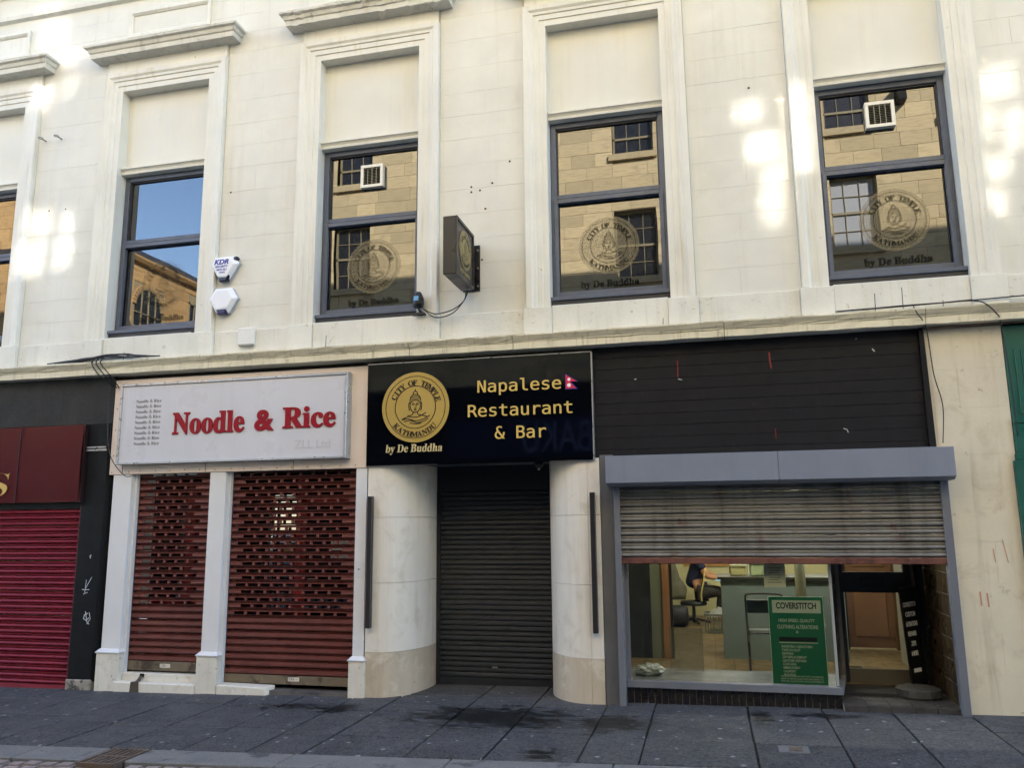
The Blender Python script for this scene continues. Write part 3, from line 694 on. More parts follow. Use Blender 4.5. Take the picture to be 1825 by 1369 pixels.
for q in (0, .04): tube('cable', [(-2.88, -.1, 3.97), (-2.74, -.12, 3.9-q), (-2.55, -.12, 3.93-q), (-2.42, -.12, 4.02), (-2.39+q*.5, -.13, 4.12)], .006, m_rubber, cb)
# cables lying on the ledge
def cable(label, lines, rad, m=m_rubber, name='ledge_cable'):
    t = thing(name, lines[0][0], label, 'cable')
    for p in lines: tube('strand', p, rad, m, t)
    return t
rs = random.Random(5)
nest = []
for q in range(9):
    x0 = -7.75+rs.uniform(0, .5); nest.append([(x0, -.12, 3.63), (-7.1+rs.uniform(-.1, .1), -.11+rs.uniform(-.03, .03), 3.645+rs.uniform(0, .03)), (-6.75+rs.uniform(-.1, .15), -.11, 3.66+rs.uniform(-.01, .04)), (-6.35+rs.uniform(-.15, .3), -.12, 3.64)])
for q in range(3): nest.append([(-6.95+q*.05, -.15, 3.655), (-6.96+q*.06, -.205, 3.58), (-6.86+q*.07, -.19, 3.44), (-6.74+q*.03, -.06, 3.30)])
cable('tangle of black cables lying on the ledge above the charcoal fascia', nest, .0075)
cable('black cable run along the ledge below the rightmost window', [[(1.15, -.06, 3.64), (1.4, -.07, 3.65), (2.0, -.06, 3.66), (2.8, -.07, 3.68), (3.6, -.06, 3.66)], [(1.5, -.1, 3.64), (1.8, -.1, 3.652), (2.4, -.1, 3.66), (3.4, -.1, 3.69)]], .006)
cable('thin cable dropping over the ledge above the cream pilaster', [[(2.35, -.1, 3.66), (2.5, -.18, 3.62), (2.6, -.2, 3.5), (2.66, -.1, 3.42), (2.69, -.09, 2.9), (2.69, -.1, 2.4)]], .006)
cable('thin cable hanging down beside the black boarding', [[(1.95, -.1, 3.64), (1.95, -.2, 3.55), (2.04, -.1, 3.42), (2.07, -.075, 3.0), (2.12, -.07, 2.7), (2.09, -.07, 2.36)]], .005)
cable('thin cable drooping down the left edge of the noodle shop fascia', [[(-6.80, -.06, 3.35), (-6.79, -.07, 2.9), (-6.70, -.10, 2.5), (-6.50, -.10, 2.27), (-6.40, -.09, 2.255)]], .005)
for q, (x, h) in enumerate(((-6.62, .09), (-4.02, .12), (-.35, .06), (1.62, .16), (1.86, .2), (2.2, .05))):
    cable('thin wire spike sticking up from the ledge, number %s counted from the left' % ('one', 'two', 'three', 'four', 'five', 'six')[q], [[(x, -.1, 3.61), (x+.005, -.1, 3.63+h)]], .0035, name='wire_spike')

# ================================================================== SHOP WITH CRIMSON SHUTTER (left)
def slats(name, parent, x0, x1, z0, n, pitch, y, prof, m, sub='slat'):
    """roller shutter laths, one object each, sharing a mesh"""
    sh = part_empty(name, parent)
    me = MB().loft([[(x, py, pz*pitch) for py, pz in prof] for x in (x0, x1)], False, False).mesh(sub); me.materials.append(m)
    for p in me.polygons: p.use_smooth = False
    for i in range(n):
        o = bpy.data.objects.new(sub, me); COL.objects.link(o); o.location = (0, y+random.uniform(-.0025, .0025), z0+i*pitch+random.uniform(-.001, .001)); o.rotation_euler = (random.uniform(-.03, .03), random.uniform(-.0006, .0006), 0); attach(o, sh)
    return sh
s1 = thing('shopfront', (-8.5, 0, gz(-8.5)), 'closed shopfront with crimson roller shutter and maroon fascia at far left', 'shopfront')
box('fascia_board', -11, -6.775, -.012, .05, 2.885, 3.448, m_charcoal, s1, bevel=.004)
box('side_panel', -7.13, -6.785, -.02, -.0125, 2.62, 2.87, flat('dull_navy', lin(44, 44, 56), .4), s1)
box('side_rail', -7.12, -6.81, -.04, -.02, 2.565, 2.585, m_alu, s1); box('side_rail', -7.12, -6.82, -.04, -.02, 2.60, 2.617, m_alu, s1)
mf = MB(); n = 24
mf.loft([[(x, -.075-.006*math.sin(x*5)-.02*math.sin((z-1.95)*3.3), z) for x in [-10.8+i*(10.8-7.10)/n for i in range(n+1)]] for z in (1.975, 2.1, 2.3, 2.5, 2.7, 2.875)], False, False)
mf.build('maroon_fascia', m_maroon, s1, smooth=True)
box('fascia_side', -7.10, -7.085, -.08, .0, 1.975, 2.875, flat('maroon_dark', lin(40, 14, 18), .5), s1)
box('fascia_backing', -10.8, -7.10, -.045, .0, 1.98, 2.87, m_black, s1)
box('fascia_seam', -7.985, -7.979, -.099, -.085, 1.98, 2.87, flat('maroon_dark', lin(40, 14, 18), .5), s1)
put_text('fascia_lettering', bold('S'), -8.40, -8.08, 2.05, -.105, m_gold, s1, 'serif', .004, -.012, .12, z1=2.33)
box('shutter_box', -11, -7.10, .0, .12, 1.90, 1.975, m_black, s1)
CR = [(.014, 0), (-.012, .05), (-.028, .22), (-.030, .36), (-.020, .52), (.012, .60), (.012, .66), (-.010, .74), (-.012, .84), (.0, .92), (.014, 1)]
slats('roller_shutter', s1, -11, -7.118, gz(-8)+.05, 29, .0685, .03, CR, m_crimson)
box('bottom_rail', -11, -7.118, -.01, .04, gz(-9)-.02, gz(-8)+.05, m_crimson, s1)
box('guide_rail', -7.125, -7.105, -.02, .06, -.13, 1.93, flat('crimson_dark', lin(84, 20, 34), .4), s1)
MB().add([(-7.105, -.03, -.02), (-6.80, -.03, -.02), (-6.73, .06, -.02), (-7.105, .06, -.02), (-7.105, -.03, 2.883), (-6.80, -.03, 2.883), (-6.73, .06, 2.883), (-7.105, .06, 2.883)],
         [(0, 3, 2, 1), (4, 5, 6, 7), (0, 1, 5, 4), (1, 2, 6, 5), (2, 3, 7, 6), (3, 0, 4, 7)]).build('black_pilaster', m_black, s1)
MB().gbox(-7.12, -6.79, -.045, .06, -.02, .11).build('pilaster_foot', m_worn, s1, bevel=.01)
for pts, wd in (([(-7.0, .98), (-6.90, .98)], .008), ([(-6.96, .94), (-6.95, 1.09)], .007), ([(-6.95, 1.0), (-6.88, 1.12)], .007), ([(-6.98, .93), (-6.92, .95)], .006),
                ([(-6.90, .72), (-6.94, .70), (-6.95, .66), (-6.91, .64), (-6.88, .67)], .012), ([(-6.93, .74), (-6.90, .62), (-6.87, .60)], .01), ([(-6.88, .73), (-6.86, .66), (-6.90, .60)], .009),
                ([(-6.92, 1.33), (-6.925, 1.36), (-6.91, 1.365)], .012)): ribbon(MB(), pts, wd, -.0325).build('graffiti_mark', flat('chalk_white', lin(190, 194, 200), .7), s1)

# ================================================================== NOODLE SHOP
s2 = thing('shopfront', (-5.1, 0, gz(-5.1)), 'noodle shopfront with white pilasters and two brown perforated roller shutters', 'shopfront')
box('fascia_board', -6.755, -3.535, -.03, .06, 2.28, 3.395, m_fascia, s2, bevel=.004)
fs = MB()
for x in (-6.58, -5.49, -4.4): fs.box(x, x+.004, -.033, -.0305, 2.285, 2.39)
fs.build('fascia_joint', m_joint, s2)
sc_ = MB()
for i in range(17): lathe(sc_, [(0, -.003), (.006, -.003), (.007, 0)], (-6.7+i*.19+random.uniform(-.02, .02), -.031, 2.31+random.uniform(-.006, .006)), 'y', 6)
for z in (2.5, 2.8, 3.05, 3.3): lathe(sc_, [(0, -.003), (.006, -.003), (.007, 0)], (-6.71, -.031, z), 'y', 6)
sc_.build('fascia_screw', flat('screw_rust', lin(96, 72, 54), .8), s2)
def pilaster(x0, x1, ret, cap=True):
    mb = MB().box(x0, x1, -.02, .2, -.12, 2.279); mb.build('pilaster', m_white, s2, bevel=.004)
    if ret: box('pilaster_return', x1+.001, x1+ret, .03, .22, -.12, 2.279, m_white, s2)
    z = .295
    MB().box(x0-.025, x1+.025, -.058, .12, -.13, z).build('pedestal', m_whitedirt, s2, bevel=.006)
    MB().loft([[(x0-.03, -.066, z), (x1+.03, -.066, z), (x1+.03, .1, z), (x0-.03, .1, z)], [(x0-.034, -.07, z+.012), (x1+.034, -.07, z+.012), (x1+.034, .1, z+.012), (x0-.034, .1, z+.012)],
               [(x0-.004, -.03, z+.045), (x1+.004, -.03, z+.045), (x1+.004, .1, z+.045), (x0-.004, .1, z+.045)]], True).build('pedestal_cap', m_white, s2)
pilaster(-6.70, -6.455, .04); pilaster(-5.43, -5.228, .035); pilaster(-3.655, -3.53, 0)
box('lock_plate', -3.64, -3.55, -.023, -.0205, 1.13, 1.3, flat('plate_white', lin(206, 206, 210), .4), s2)
lathe(MB(), [(0, -.008), (.007, -.008), (.008, 0)], (-3.60, -.023, 1.22), 'y', 8).build('lock', m_joint, s2)
SL = [(.012, 0), (-.010, .05), (-.022, .2), (-.025, .26), (-.024, .66), (-.014, .74), (.010, .82), (.010, .88), (-.008, .93), (.0, .98), (.012, 1.0)]
def perforated(x0, x1, pitch, first, n, bar, step):
    mb = MB()
    rail = lambda pr, a, b: mb.loft([[(x, py, pz*pitch) for py, pz in pr] for x in (a, b)], False, False)
    rail(SL[:4], x0, x1); rail(SL[4:], x0, x1)
    mid = [SL[3], (-.0225, .48), SL[4]]
    xs = [x0]; xe = first
    rail(mid, x0, first)
    x = first
    for i in range(n):
        a = x+step-bar
        if i < n-1: rail([(p[0]+d, p[1]) for d, p in zip((0, 0, 0), mid)], a, a+bar); mb.box(a+.002, a+bar-.002, -.021, .0, SL[3][1]*pitch, SL[4][1]*pitch)
        else: rail(mid, a, x1)
        x += step
    return mb.mesh('slat')
def noodle_shutter(x0, x1, zb, n, solid, pitch, nslot, end, label):
    sh = part_empty('roller_shutter', s2); sh['label'] = label
    step = (x1-x0-2*end)/nslot
    solidm = MB().loft([[(x, py, pz*pitch) for py, pz in SL] for x in (x0, x1)], False, False).mesh('slat')
    A = perforated(x0, x1, pitch, x0+end, nslot, .03, step); B_ = perforated(x0, x1, pitch, x0+end+step/2, nslot-1, .03, step)
    for m_ in (solidm, A, B_): m_.materials.append(m_brownred)
    for i in range(n):
        me = solidm if i < solid else (A if (i-solid) % 2 == 0 else B_)
        o = bpy.data.objects.new('slat', me); COL.objects.link(o); o.location = (0, .10+random.uniform(-.003, .003), zb+i*pitch+random.uniform(-.001, .001)); o.rotation_euler = (random.uniform(-.03, .03), random.uniform(-.0008, .0008), 0); attach(o, sh)
    return sh
noodle_shutter(-6.41, -5.47, .205, 28, 8, .0752, 5, .095, 'narrow brown perforated shutter on the left')
noodle_shutter(-5.19, -3.66, .105, 29, 8, .0752, 9, .08, 'wide brown perforated shutter on the right')
for x0, x1, z0, z1, lx in ((-6.41, -5.47, .105, .203, -5.93), (-5.19, -3.66, .015, .103, -4.36)):
    br = box('shutter_bottom_rail', x0, x1, .072, .115, z0, z1, m_rail, s2, bevel=.004)
    box('maker_label', lx-.065, lx+.065, .0705, .0725, z0+.035, z0+.075, flat('label_white', lin(214, 206, 192), .6), br)
    put_text('label_lettering', 'CAS ---', lx-.055, lx+.05, z0+.045, .070, m_ink, br, None, .0006, .01)
    box('shutter_guide', x0-.035, x0+.004, .075, .14, z0-.05, 2.28, flat('guide_brown', lin(60, 40, 34), .5), s2)
    box('shutter_guide', x1-.004, x1+.02, .075, .14, z0-.05, 2.28, flat('guide_brown', lin(60, 40, 34), .5), s2)
box('stall_riser', -6.43, -5.456, .01, .25, -.10, .085, m_whitedirt, s2, bevel=.006); box('plinth_step', -6.47, -5.456, -.075, .011, -.115, .005, m_whitedirt, s2, bevel=.012)
box('waste_pipe', -6.19, -6.14, -.0, .02, .045, .082, m_black, s2)
MB().loft([[(-6.19, -.002, .06), (-6.15, -.002, .06)], [(-6.21, -.03, .01), (-6.15, -.03, .01)], [(-6.24, -.078, .006), (-6.14, -.078, .006)], [(-6.25, -.079, -.11), (-6.13, -.079, -.11)]], False, False).build('drip_stain', flat('damp_stain', lin(70, 58, 46), .6), s2)
MB().loft([[(-5.19, -.07, -.09), (-4.60, -.07, -.085), (-4.57, .06, -.085), (-5.19, .06, -.09)], [(-5.19, -.07, .012), (-4.62, -.07, .0), (-4.56, .06, .012), (-5.19, .06, .02)]], True).build('plinth_step', m_whitedirt, s2, bevel=.008)
box('threshold', -5.19, -3.66, -.02, .3, -.16, -.03, mk('damp_concrete', lin(92, 88, 86), .6, .15, 3, .4, 40, blot=(lin(40, 36, 34), .6, 4, .5, .66)), s2)
# glazing seen through the holes
m_darkglass = mirror_glass('dark_shop_glass', (.008, .009, .008), 1.9, .02, .0)
m_redframe = flat('red_shop_frame', lin(150, 24, 22), .4)
box('shop_glass', -6.45, -3.62, .40, .42, 0, 2.28, m_darkglass, s2); box('dark_room', -6.45, -3.62, .425, .5, -.1, 2.28, m_black, s2)
for x0, x1, z0, z1 in ((-5.98, -5.86, .0, 2.2), (-4.56, -4.44, .0, 2.2), (-4.56, -3.7, 1.93, 2.0), (-6.4, -5.5, .78, .84)): box('door_frame', x0, x1, .375, .399, z0, z1, m_redframe, s2)
paper = flat('white_paper', lin(214, 212, 214), .7)
for x0, x1, z0, z1 in ((-4.13, -3.88, 1.40, 1.52), (-4.13, -3.9, 1.30, 1.39), (-4.40, -4.29, 1.04, 1.09)): box('paper_notice', x0, x1, .390, .396, z0, z1, paper, s2)
lathe(MB(), [(0, -.004), (.06, -.004), (.06, 0)], (-4.66, .39, 1.43), 'y', 16).build('round_sticker', flat('sticker_ochre', lin(160, 130, 80), .5), s2)
box('square_sticker', -4.70, -4.62, .386, .394, 1.25, 1.31, flat('sticker_blue', lin(90, 150, 180), .5), s2)
lathe(MB(), [(.02, .0), (.02, 1.3)], (-4.83, .335, .65), 'z', 16).build('glint_bar', flat('polished_steel', lin(226, 230, 228), .1, 1), s2, smooth=True)  # bar made round and polished to show as a bright upright line
box('handle_red', -4.52, -4.45, .35, .374, .86, 1.0, flat('bright_red', lin(214, 40, 30), .4), s2)
# the lightbox sign
ns = thing('lightbox_sign', (-5.2, -.03, 2.39), 'white lightbox sign reading Noodle & Rice in raised red letters', 'sign')
x0, x1, z0, z1 = -6.60, -3.735, 2.385, 3.325
box('sign_panel', x0+.03, x1-.03, -.115, -.031, z0+.025, z1-.03, m_signface, ns)
for a in ((x0, x1, z0, z0+.025), (x0, x1, z1-.03, z1)): box('frame_rail', a[0], a[1], -.13, -.0315, a[2], a[3], m_alu, ns, bevel=.004)
for a in ((x0, x0+.03), (x1-.03, x1)): box('frame_stile', a[0], a[1], -.13, -.0315, z0+.026, z1-.031, m_alu, ns, bevel=.004)
box('frame_edge', x1, x1+.012, -.12, -.0315, z0, z1, m_alu, ns)
def letters(s, x0, x1, z0, z1, y, m, parent, fk, ext, off, name='letter', bold=bold):
    """each letter a part of its own"""
    whole = text_mesh(bold(s), fk, 1, .02, off); A, B2, C2, D2 = bounds(whole); bpy.data.meshes.remove(whole)
    sx, sz = (x1-x0)/(B2-A), (z1-z0)/(D2-C2)
    pre = 0
    for i, ch in enumerate(s):
        if ch == ' ': continue
        me = text_mesh(bold(ch), fk, 1, .02, off); a, b, c, d = bounds(me)
        up = text_mesh(bold(s[:i+1]), fk, 1, .02, off); ub = bounds(up)[1]; bpy.data.meshes.remove(up)
        me.transform(Matrix.Translation((ub-b, 0, 0)))
        me.transform(Matrix.Translation((x0, z0, 0)) @ Matrix.Diagonal((sx, sz, ext/.02, 1)) @ Matrix.Translation((-A, -C2, 0)))
        me.transform(Matrix.Translation((0, y, 0)) @ FACE); link(name, me, m, parent)
letters('Noodle', -5.88, -4.965, 2.705, 2.96, -.122, m_redletter, ns, 'serif', .006, .012)
letters('Rice', -4.495, -3.862, 2.725, 2.965, -.122, m_redletter, ns, 'serif', .006, .012)
put_text('letter', '&', -4.84, -4.60, 2.712, -.122, m_redletter, ns, None, .006, .035, 0, z1=2.948)
for i in range(9): put_text('small_lettering', bold('Noodle') + ' & ' + bold('Rice'), -6.385, -6.05, 3.095-i*.0615, -.1165, m_ink, ns, 'serif', .0008, -.012)
put_text('ghost_lettering', 'ZLL Ltd', -4.35, -3.92, 2.50, -.1165, m_faint, ns, None, .0008, .02)

# ================================================================== RESTAURANT ENTRANCE
s3 = thing('restaurant_entrance', (-2.3, 0, gz(-2.3)), 'restaurant entrance with curved limestone jambs and a dark closed roller shutter', 'entrance')
DY = .75
def jamb(side):
    # plan of the curved stone: flat face, then a quarter turn into the doorway
    if side < 0: flat0, curve0, door = -3.515, -3.39, -3.0
    else: flat0, curve0, door = -1.04, -1.165, -1.655
    pl = []
    n = 20
    for i in range(n+1):
        a = i/n*math.pi/2; pl.append((curve0+(door-curve0)*math.sin(a), -.02+(.66)*(1-math.cos(a))))
    zs = [gz(-2.3)-.05, .385, 1.08, 1.755, 2.32]
    for k in range(4):
        z0, z1 = zs[k]+(.0015 if k else 0), zs[k+1]-.0015
        d = .006 if k == 0 else 0
        P = [(x, y-d) for x, y in pl]+[(door, .8), (curve0, .8)]
        MB().loft([[(x, y, z) for x, y in P] for z in (z0, z1)], True).build('jamb_stone', m_limebase if k == 0 else m_lime, s3, smooth=False)
        fx0, fx1 = sorted((flat0, curve0-side*-.0015 if side < 0 else curve0+.0015)); 
        box('jamb_stone', fx0, fx1 if side > 0 else curve0-.0015, -.018-d, .3, z0, z1, m_limebase if k == 0 else m_lime, s3)
jamb(-1); jamb(1)
G3 = [(0, 0), (-.008, .1), (-.011, .35), (-.008, .7), (0, .85), (.003, .93), (0, 1)]
slats('roller_shutter', s3, -2.985, -1.67, .03, 37, .0545, DY, G3, m_slat_dark)
box('bottom_rail', -2.985, -1.67, DY-.012, DY+.02, gz(-2.3)-.01, .03, m_slat_dark, s3)
box('shutter_hood', -2.99, -1.66, DY-.03, DY+.05, 2.045, 2.33, flat('graphite_hood', lin(24, 26, 30), .6), s3)
for x in (-2.995, -1.70): box('guide_rail', x, x+.04, DY-.03, DY+.03, -.05, 2.045, flat('graphite_hood', lin(28, 30, 34), .5), s3)
box('maker_plate', -2.36, -2.3, DY-.016, DY-.012, .13, .15, flat('plate_grey', lin(110, 112, 116), .5), s3)
box('soffit', -3.4, -1.15, -.01, .8, 2.322, 2.36, flat('soffit_grey', lin(96, 96, 100), .6), s3)
for x in (-2.75, -1.87):
    d = thing('downlight', (x, .12, 2.32), 'round recessed downlight in the doorway soffit, %s of two' % ('left' if x < -2.3 else 'right'), 'downlight', 'downlights over the restaurant door')
    lathe(MB(), [(.045, .0), (.06, -.002), (.062, -.008), (.045, -.008), (.042, -.002)], (x, .12, 2.322), 'z', 20).build('rim', flat('white_metal', lin(226, 226, 230), .3), d)
    lathe(MB(), [(0, -.004), (.043, -.004), (.043, .0)], (x, .12, 2.322), 'z', 20).build('lens', flat('lamp_lens', lin(200, 200, 204), .2), d)
dc = thing('dome_camera', (-1.46, .3, 2.3), 'small black dome security camera under the soffit', 'camera')
lathe(MB(), [(0, -.07), (.03, -.062), (.05, -.035), (.055, .0)], (-1.72, .3, 2.32), 'z', 16).build('dome', flat('flood_black', lin(18, 18, 22), .25), dc, smooth=True)
lathe(MB(), [(0, -.09), (.012, -.088), (.014, -.07)], (-1.72, .3, 2.32), 'z', 10).build('lens', flat('white_metal', lin(226, 226, 230), .3), dc)
for x, sd in ((-3.465, 'left'), (-1.11, 'right')):
    t = thing('wall_light', (x, -.02, 1.3), 'slim dark vertical bar light on the %s jamb of the restaurant door' % sd, 'light', 'bar lights beside the restaurant door')
    box('light_bar', x-.025, x+.025, -.085, -.03, .63, 1.975, flat('bronze_bar', lin(42, 38, 40), .35), t, bevel=.003)
    box('back_strip', x-.012, x+.012, -.03, -.018, .66, 1.95, flat('bronze_dark', lin(26, 24, 26), .5), t)
rsn = thing('fascia_sign', (-2.3, -.03, 2.3), 'glossy black restaurant sign with a gold round badge and gold lettering', 'sign')
box('sign_panel', -3.528, -1.09, -.055, .05, 2.30, 3.395, m_gloss, rsn)
tr = MB(); tr.box(-1.0895, -1.077, -.062, .05, 2.30, 3.40).box(-3.53, -1.0895, -.062, -.0, 3.3955, 3.405); tr.build('edge_trim', m_alu, rsn)
m_signblack = flat('sign_ink_black', lin(14, 12, 10), .4)
logo(rsn, -2.977, 2.91, -.056, .378, m_goldsign, m_signblack, ext=.002)
put_text('sign_lettering', script('by De') + ' ' + script('Buddha'), -3.305, -2.675, 2.408, -.0565, flat('pale_gold_text', lin(196, 178, 130), .4), rsn, 'serif', .002, .004, .12, z1=2.515)
ac = MB(); ribbon(ac, [(-3.0, 2.492), (-2.98, 2.512)], .009, -.059); ac.build('sign_lettering', flat('pale_gold_text', lin(196, 178, 130), .4), rsn)
m_goldtxt = flat('gold_text', lin(208, 176, 96), .4)
for s, x0, x1, z0, z1 in (('Napalese', -2.29, -1.40, 2.998, 3.166), ('Restaurant', -2.395, -1.29, 2.775, 2.905), ('& Bar', -2.105, -1.565, 2.538, 2.672)):
    letters(s, x0, x1, z0, z1, -.0565, m_goldtxt, rsn, 'mono', .002, .007, 'sign_letter', lambda q: q)
fx, fz, fh = -1.352, 3.03, .145
fl1 = MB(); fl1.add([(fx-.006, -.0575, fz-.008), (fx+.125, -.0575, fz-.008), (fx+.05, -.0575, fz+.072), (fx+.13, -.0575, fz+.066), (fx-.006, -.0575, fz+fh+.012)], [(0, 1, 2), (0, 2, 3, 4)]); fl1.build('flag_border', flat('flag_blue', lin(24, 40, 130), .4), rsn)
fl2 = MB(); fl2.add([(fx, -.0585, fz), (fx+.105, -.0585, fz), (fx+.04, -.0585, fz+.07), (fx+.112, -.0585, fz+.072), (fx, -.0585, fz+fh)], [(0, 1, 2), (0, 2, 3, 4)]); fl2.build('flag_field', flat('flag_crimson', lin(208, 30, 70), .4), rsn)
fl3 = MB(); lathe(fl3, [(0, -.001), (.02, -.001), (.02, 0)], (fx+.034, -.059, fz+.034), 'y', 12); lathe(fl3, [(0, -.001), (.016, -.001), (.016, 0)], (fx+.034, -.059, fz+.094), 'y', 12); fl3.build('flag_emblem', flat('flag_white', lin(240, 240, 240), .4), rsn)

# ================================================================== ALTERATIONS SHOP
s4 = thing('shopfront', (.55, 0, gz(.5)), 'clothing alterations shopfront with black boarding and a half raised steel shutter', 'shopfront')
box('side_pilaster', -1.035, -.902, -.02, .25, -.06, 2.345, m_greypil, s4, bevel=.004)
box('backing_board', -1.075, 1.99, .02, .06, 2.3, 3.45, m_joint, s4)
zz = 3.445; i = 0
while zz > 2.34:
    z0 = max(zz-.1165, 2.30)
    box('cladding_board', -1.072, 1.985, .001+random.uniform(-.002, .002), .02, z0+.0012, zz-.0008, m_boards, s4, bevel=.0018); zz -= .1165; i += 1
MB().add([(1.988, -.035, 2.3), (2.045, -.035, 2.3), (2.045, .05, 2.3), (1.988, .05, 2.3), (1.988, -.035, 3.445), (2.03, -.035, 3.445), (2.03, .05, 3.445), (1.988, .05, 3.445)],
         [(0, 3, 2, 1), (4, 5, 6, 7), (0, 1, 5, 4), (1, 2, 6, 5), (2, 3, 7, 6), (3, 0, 4, 7)]).build('corner_strip', m_boards, s4)
rp = MB()
for pts, wd in (([(-.23, 3.27), (-.228, 3.16), (-.232, 3.1)], .009), ([(.65, 3.30), (.652, 3.2), (.66, 3.14)], .014), ([(.66, 2.55), (.662, 2.46)], .007)): ribbon(rp, pts, wd, -.0035)
rp.build('red_paint_run', flat('red_paint', lin(128, 36, 36), .5), s4)
wp = MB()
for pts, wd in (([(1.58, 3.28), (1.6, 3.25)], .012), ([(-.23, 3.08), (-.19, 3.07)], .008), ([(1.27, 2.53), (1.30, 2.52), (1.31, 2.49)], .009), ([(1.44, 3.38), (1.455, 3.385)], .01), ([(-.66, 3.10), (-.64, 3.1)], .012)): ribbon(wp, pts, wd, -.0035)
wp.build('white_paint_mark', flat('white_scuff', lin(190, 186, 186), .6), s4)
hs = part_empty('shutter_housing', s4)
hx0, hx1, hy, hz0, hz1 = -.945, 2.118, -.28, 2.052, 2.312
MB().loft([[(x, hy, hz0), (x, hy, hz1), (x, .0, hz1+.012), (x, .0, hz0-.03), (x, hy+.06, hz0-.028)] for x in (hx0, .64)], True).build('housing_panel', m_greymetal, hs, bevel=.003)
MB().loft([[(x, hy+.0015, hz0), (x, hy+.0015, hz1), (x, .0, hz1+.012), (x, .0, hz0-.03), (x, hy+.06, hz0-.028)] for x in (.643, hx1)], True).build('housing_panel', m_greymetal, hs, bevel=.003)
SY = -.03
ST = [(-.0, 0), (-.012, .04), (-.030, .2), (-.032, .34), (-.022, .54), (-.008, .60), (-.006, .66), (-.016, .74), (-.014, .9), (-.0, 1.0)]
slats('roller_shutter', s4, -.845, 2.035, 1.345, 10, .0685, SY, ST, m_steel)
box('shutter_rail', -.845, 2.035, SY-.035, SY+.02, 1.285, 1.342, m_rust, s4, bevel=.006)
for x0, x1, nm in ((-.90, -.842, 'left'), (2.03, 2.10, 'right')):
    MB().gbox(x0, x1, -.075, .06, -.02, 2.03-gz(x0)).build('guide_rail', m_guide, s4, bevel=.004)
# window box
GY = .10
WZ0, WZ1 = .195, 2.05
gls = part_empty('display_window', s4)
MB().add([(-.80, GY, WZ0), (1.06, GY, WZ0), (1.06, GY, WZ1), (-.80, GY, WZ1), (-.80, GY+.008, WZ0), (1.06, GY+.008, WZ0), (1.06, GY+.008, WZ1), (-.80, GY+.008, WZ1)],
         [(0, 1, 2, 3), (4, 7, 6, 5), (0, 4, 5, 1), (1, 5, 6, 2), (2, 6, 7, 3), (3, 7, 4, 0)]).build('pane', m_glassclear, gls)
MB().add([(1.068, GY+.01, WZ0), (1.20, .72, WZ0), (1.20, .72, WZ1), (1.068, GY+.01, WZ1), (1.06, GY+.014, WZ0), (1.192, .724, WZ0), (1.192, .724, WZ1), (1.06, GY+.014, WZ1)],
         [(0, 1, 2, 3), (4, 7, 6, 5), (0, 4, 5, 1), (1, 5, 6, 2), (2, 6, 7, 3), (3, 7, 4, 0)]).build('pane', m_glassclear, gls)
box('frame_stile', -.842, -.80, GY-.03, GY+.04, WZ0-.06, WZ1, m_guide, gls); box('frame_stile', 1.052, 1.076, GY-.012, GY+.025, WZ0, WZ1, mk('pale_alu', lin(150, 152, 150), .4, .06, 4, .05, 30), gls)
box('frame_stile', 1.18, 1.225, .70, .76, .10, WZ1, m_greypil, gls)
MB().loft([[(-.842, GY-.06, .125), (1.10, GY-.06, .125), (1.235, .76, .125), (-.842, .76, .125)], [(-.842, GY-.06, .19), (1.10, GY-.06, .19), (1.235, .76, .19), (-.842, .76, .19)]], True).build('window_sill', m_guide, gls, bevel=.004)
box('plinth_core', -.842, 1.07, GY-.005, GY+.3, -.1, .124, m_grout, s4)
nt = 30
for i in range(nt):
    a = -.84+i*(1.93/nt)
    box('plinth_tile', a+.0035, a+1.93/nt-.0035, GY-.022, GY-.004, gz(a)-.03, .122, m_tile, s4, bevel=.002)
# doorway
rec = part_empty('doorway', s4)
box('recess_floor', 1.09, 2.04, -.005, .80, -.06, .058, m_grout, rec)
for i in range(5):
    for j in range(4):
        box('floor_tile', 1.09+i*.19+.003, 1.09+(i+1)*.19-.003, -.012+j*.2+.003, -.012+(j+1)*.2-.003, .03, .066, m_step, rec, bevel=.002)
for i in range(5): box('step_tile', 1.09+i*.19+.003, 1.09+(i+1)*.19-.003, -.022, -.006, -.05, .060, m_step, rec, bevel=.002)
box('recess_wall', 2.036, 2.16, .0, 2.2, -.06, 2.3, m_grout, rec)
for i in range(7):
    for j in range(5):
        box('wall_tile', 2.026, 2.037, .0+j*.17+.003, .0+(j+1)*.17-.003, .07+i*.19+.003, .07+(i+1)*.19-.003, m_browntile, rec, bevel=.002)
DYY = .80
door = part_empty('door', s4)
for x0, x1, z0, z1 in ((1.225, 1.275, .07, 2.05), (1.84, 2.02, .07, 2.05)): box('door_stile', x0, x1, DYY, DYY+.05, z0, z1, m_doorblack, door, bevel=.004)
box('door_rail', 1.275, 1.84, DYY, DYY+.05, .965, 1.165, m_doorblack, door, bevel=.003)
box('kick_panel', 1.275, 1.84, DYY+.002, DYY+.05, .07, .235, mk('kick_grey', lin(92, 88, 80), .5, .1, 3, .1, 30), door, bevel=.003)
lb = MB(); lb.box(1.44, 1.64, DYY-.006, DYY+.001, 1.03, 1.035).box(1.44, 1.64, DYY-.006, DYY+.001, 1.10, 1.105).box(1.44, 1.445, DYY-.006, DYY+.001, 1.035, 1.10).box(1.635, 1.64, DYY-.006, DYY+.001, 1.035, 1.10); lb.build('letter_slot', m_black, door)
box('pane', 1.275, 1.84, DYY+.02, DYY+.026, .235, .965, m_glassclear, door); box('pane', 1.275, 1.84, DYY+.02, DYY+.026, 1.165, 2.0, m_glassclear, door)
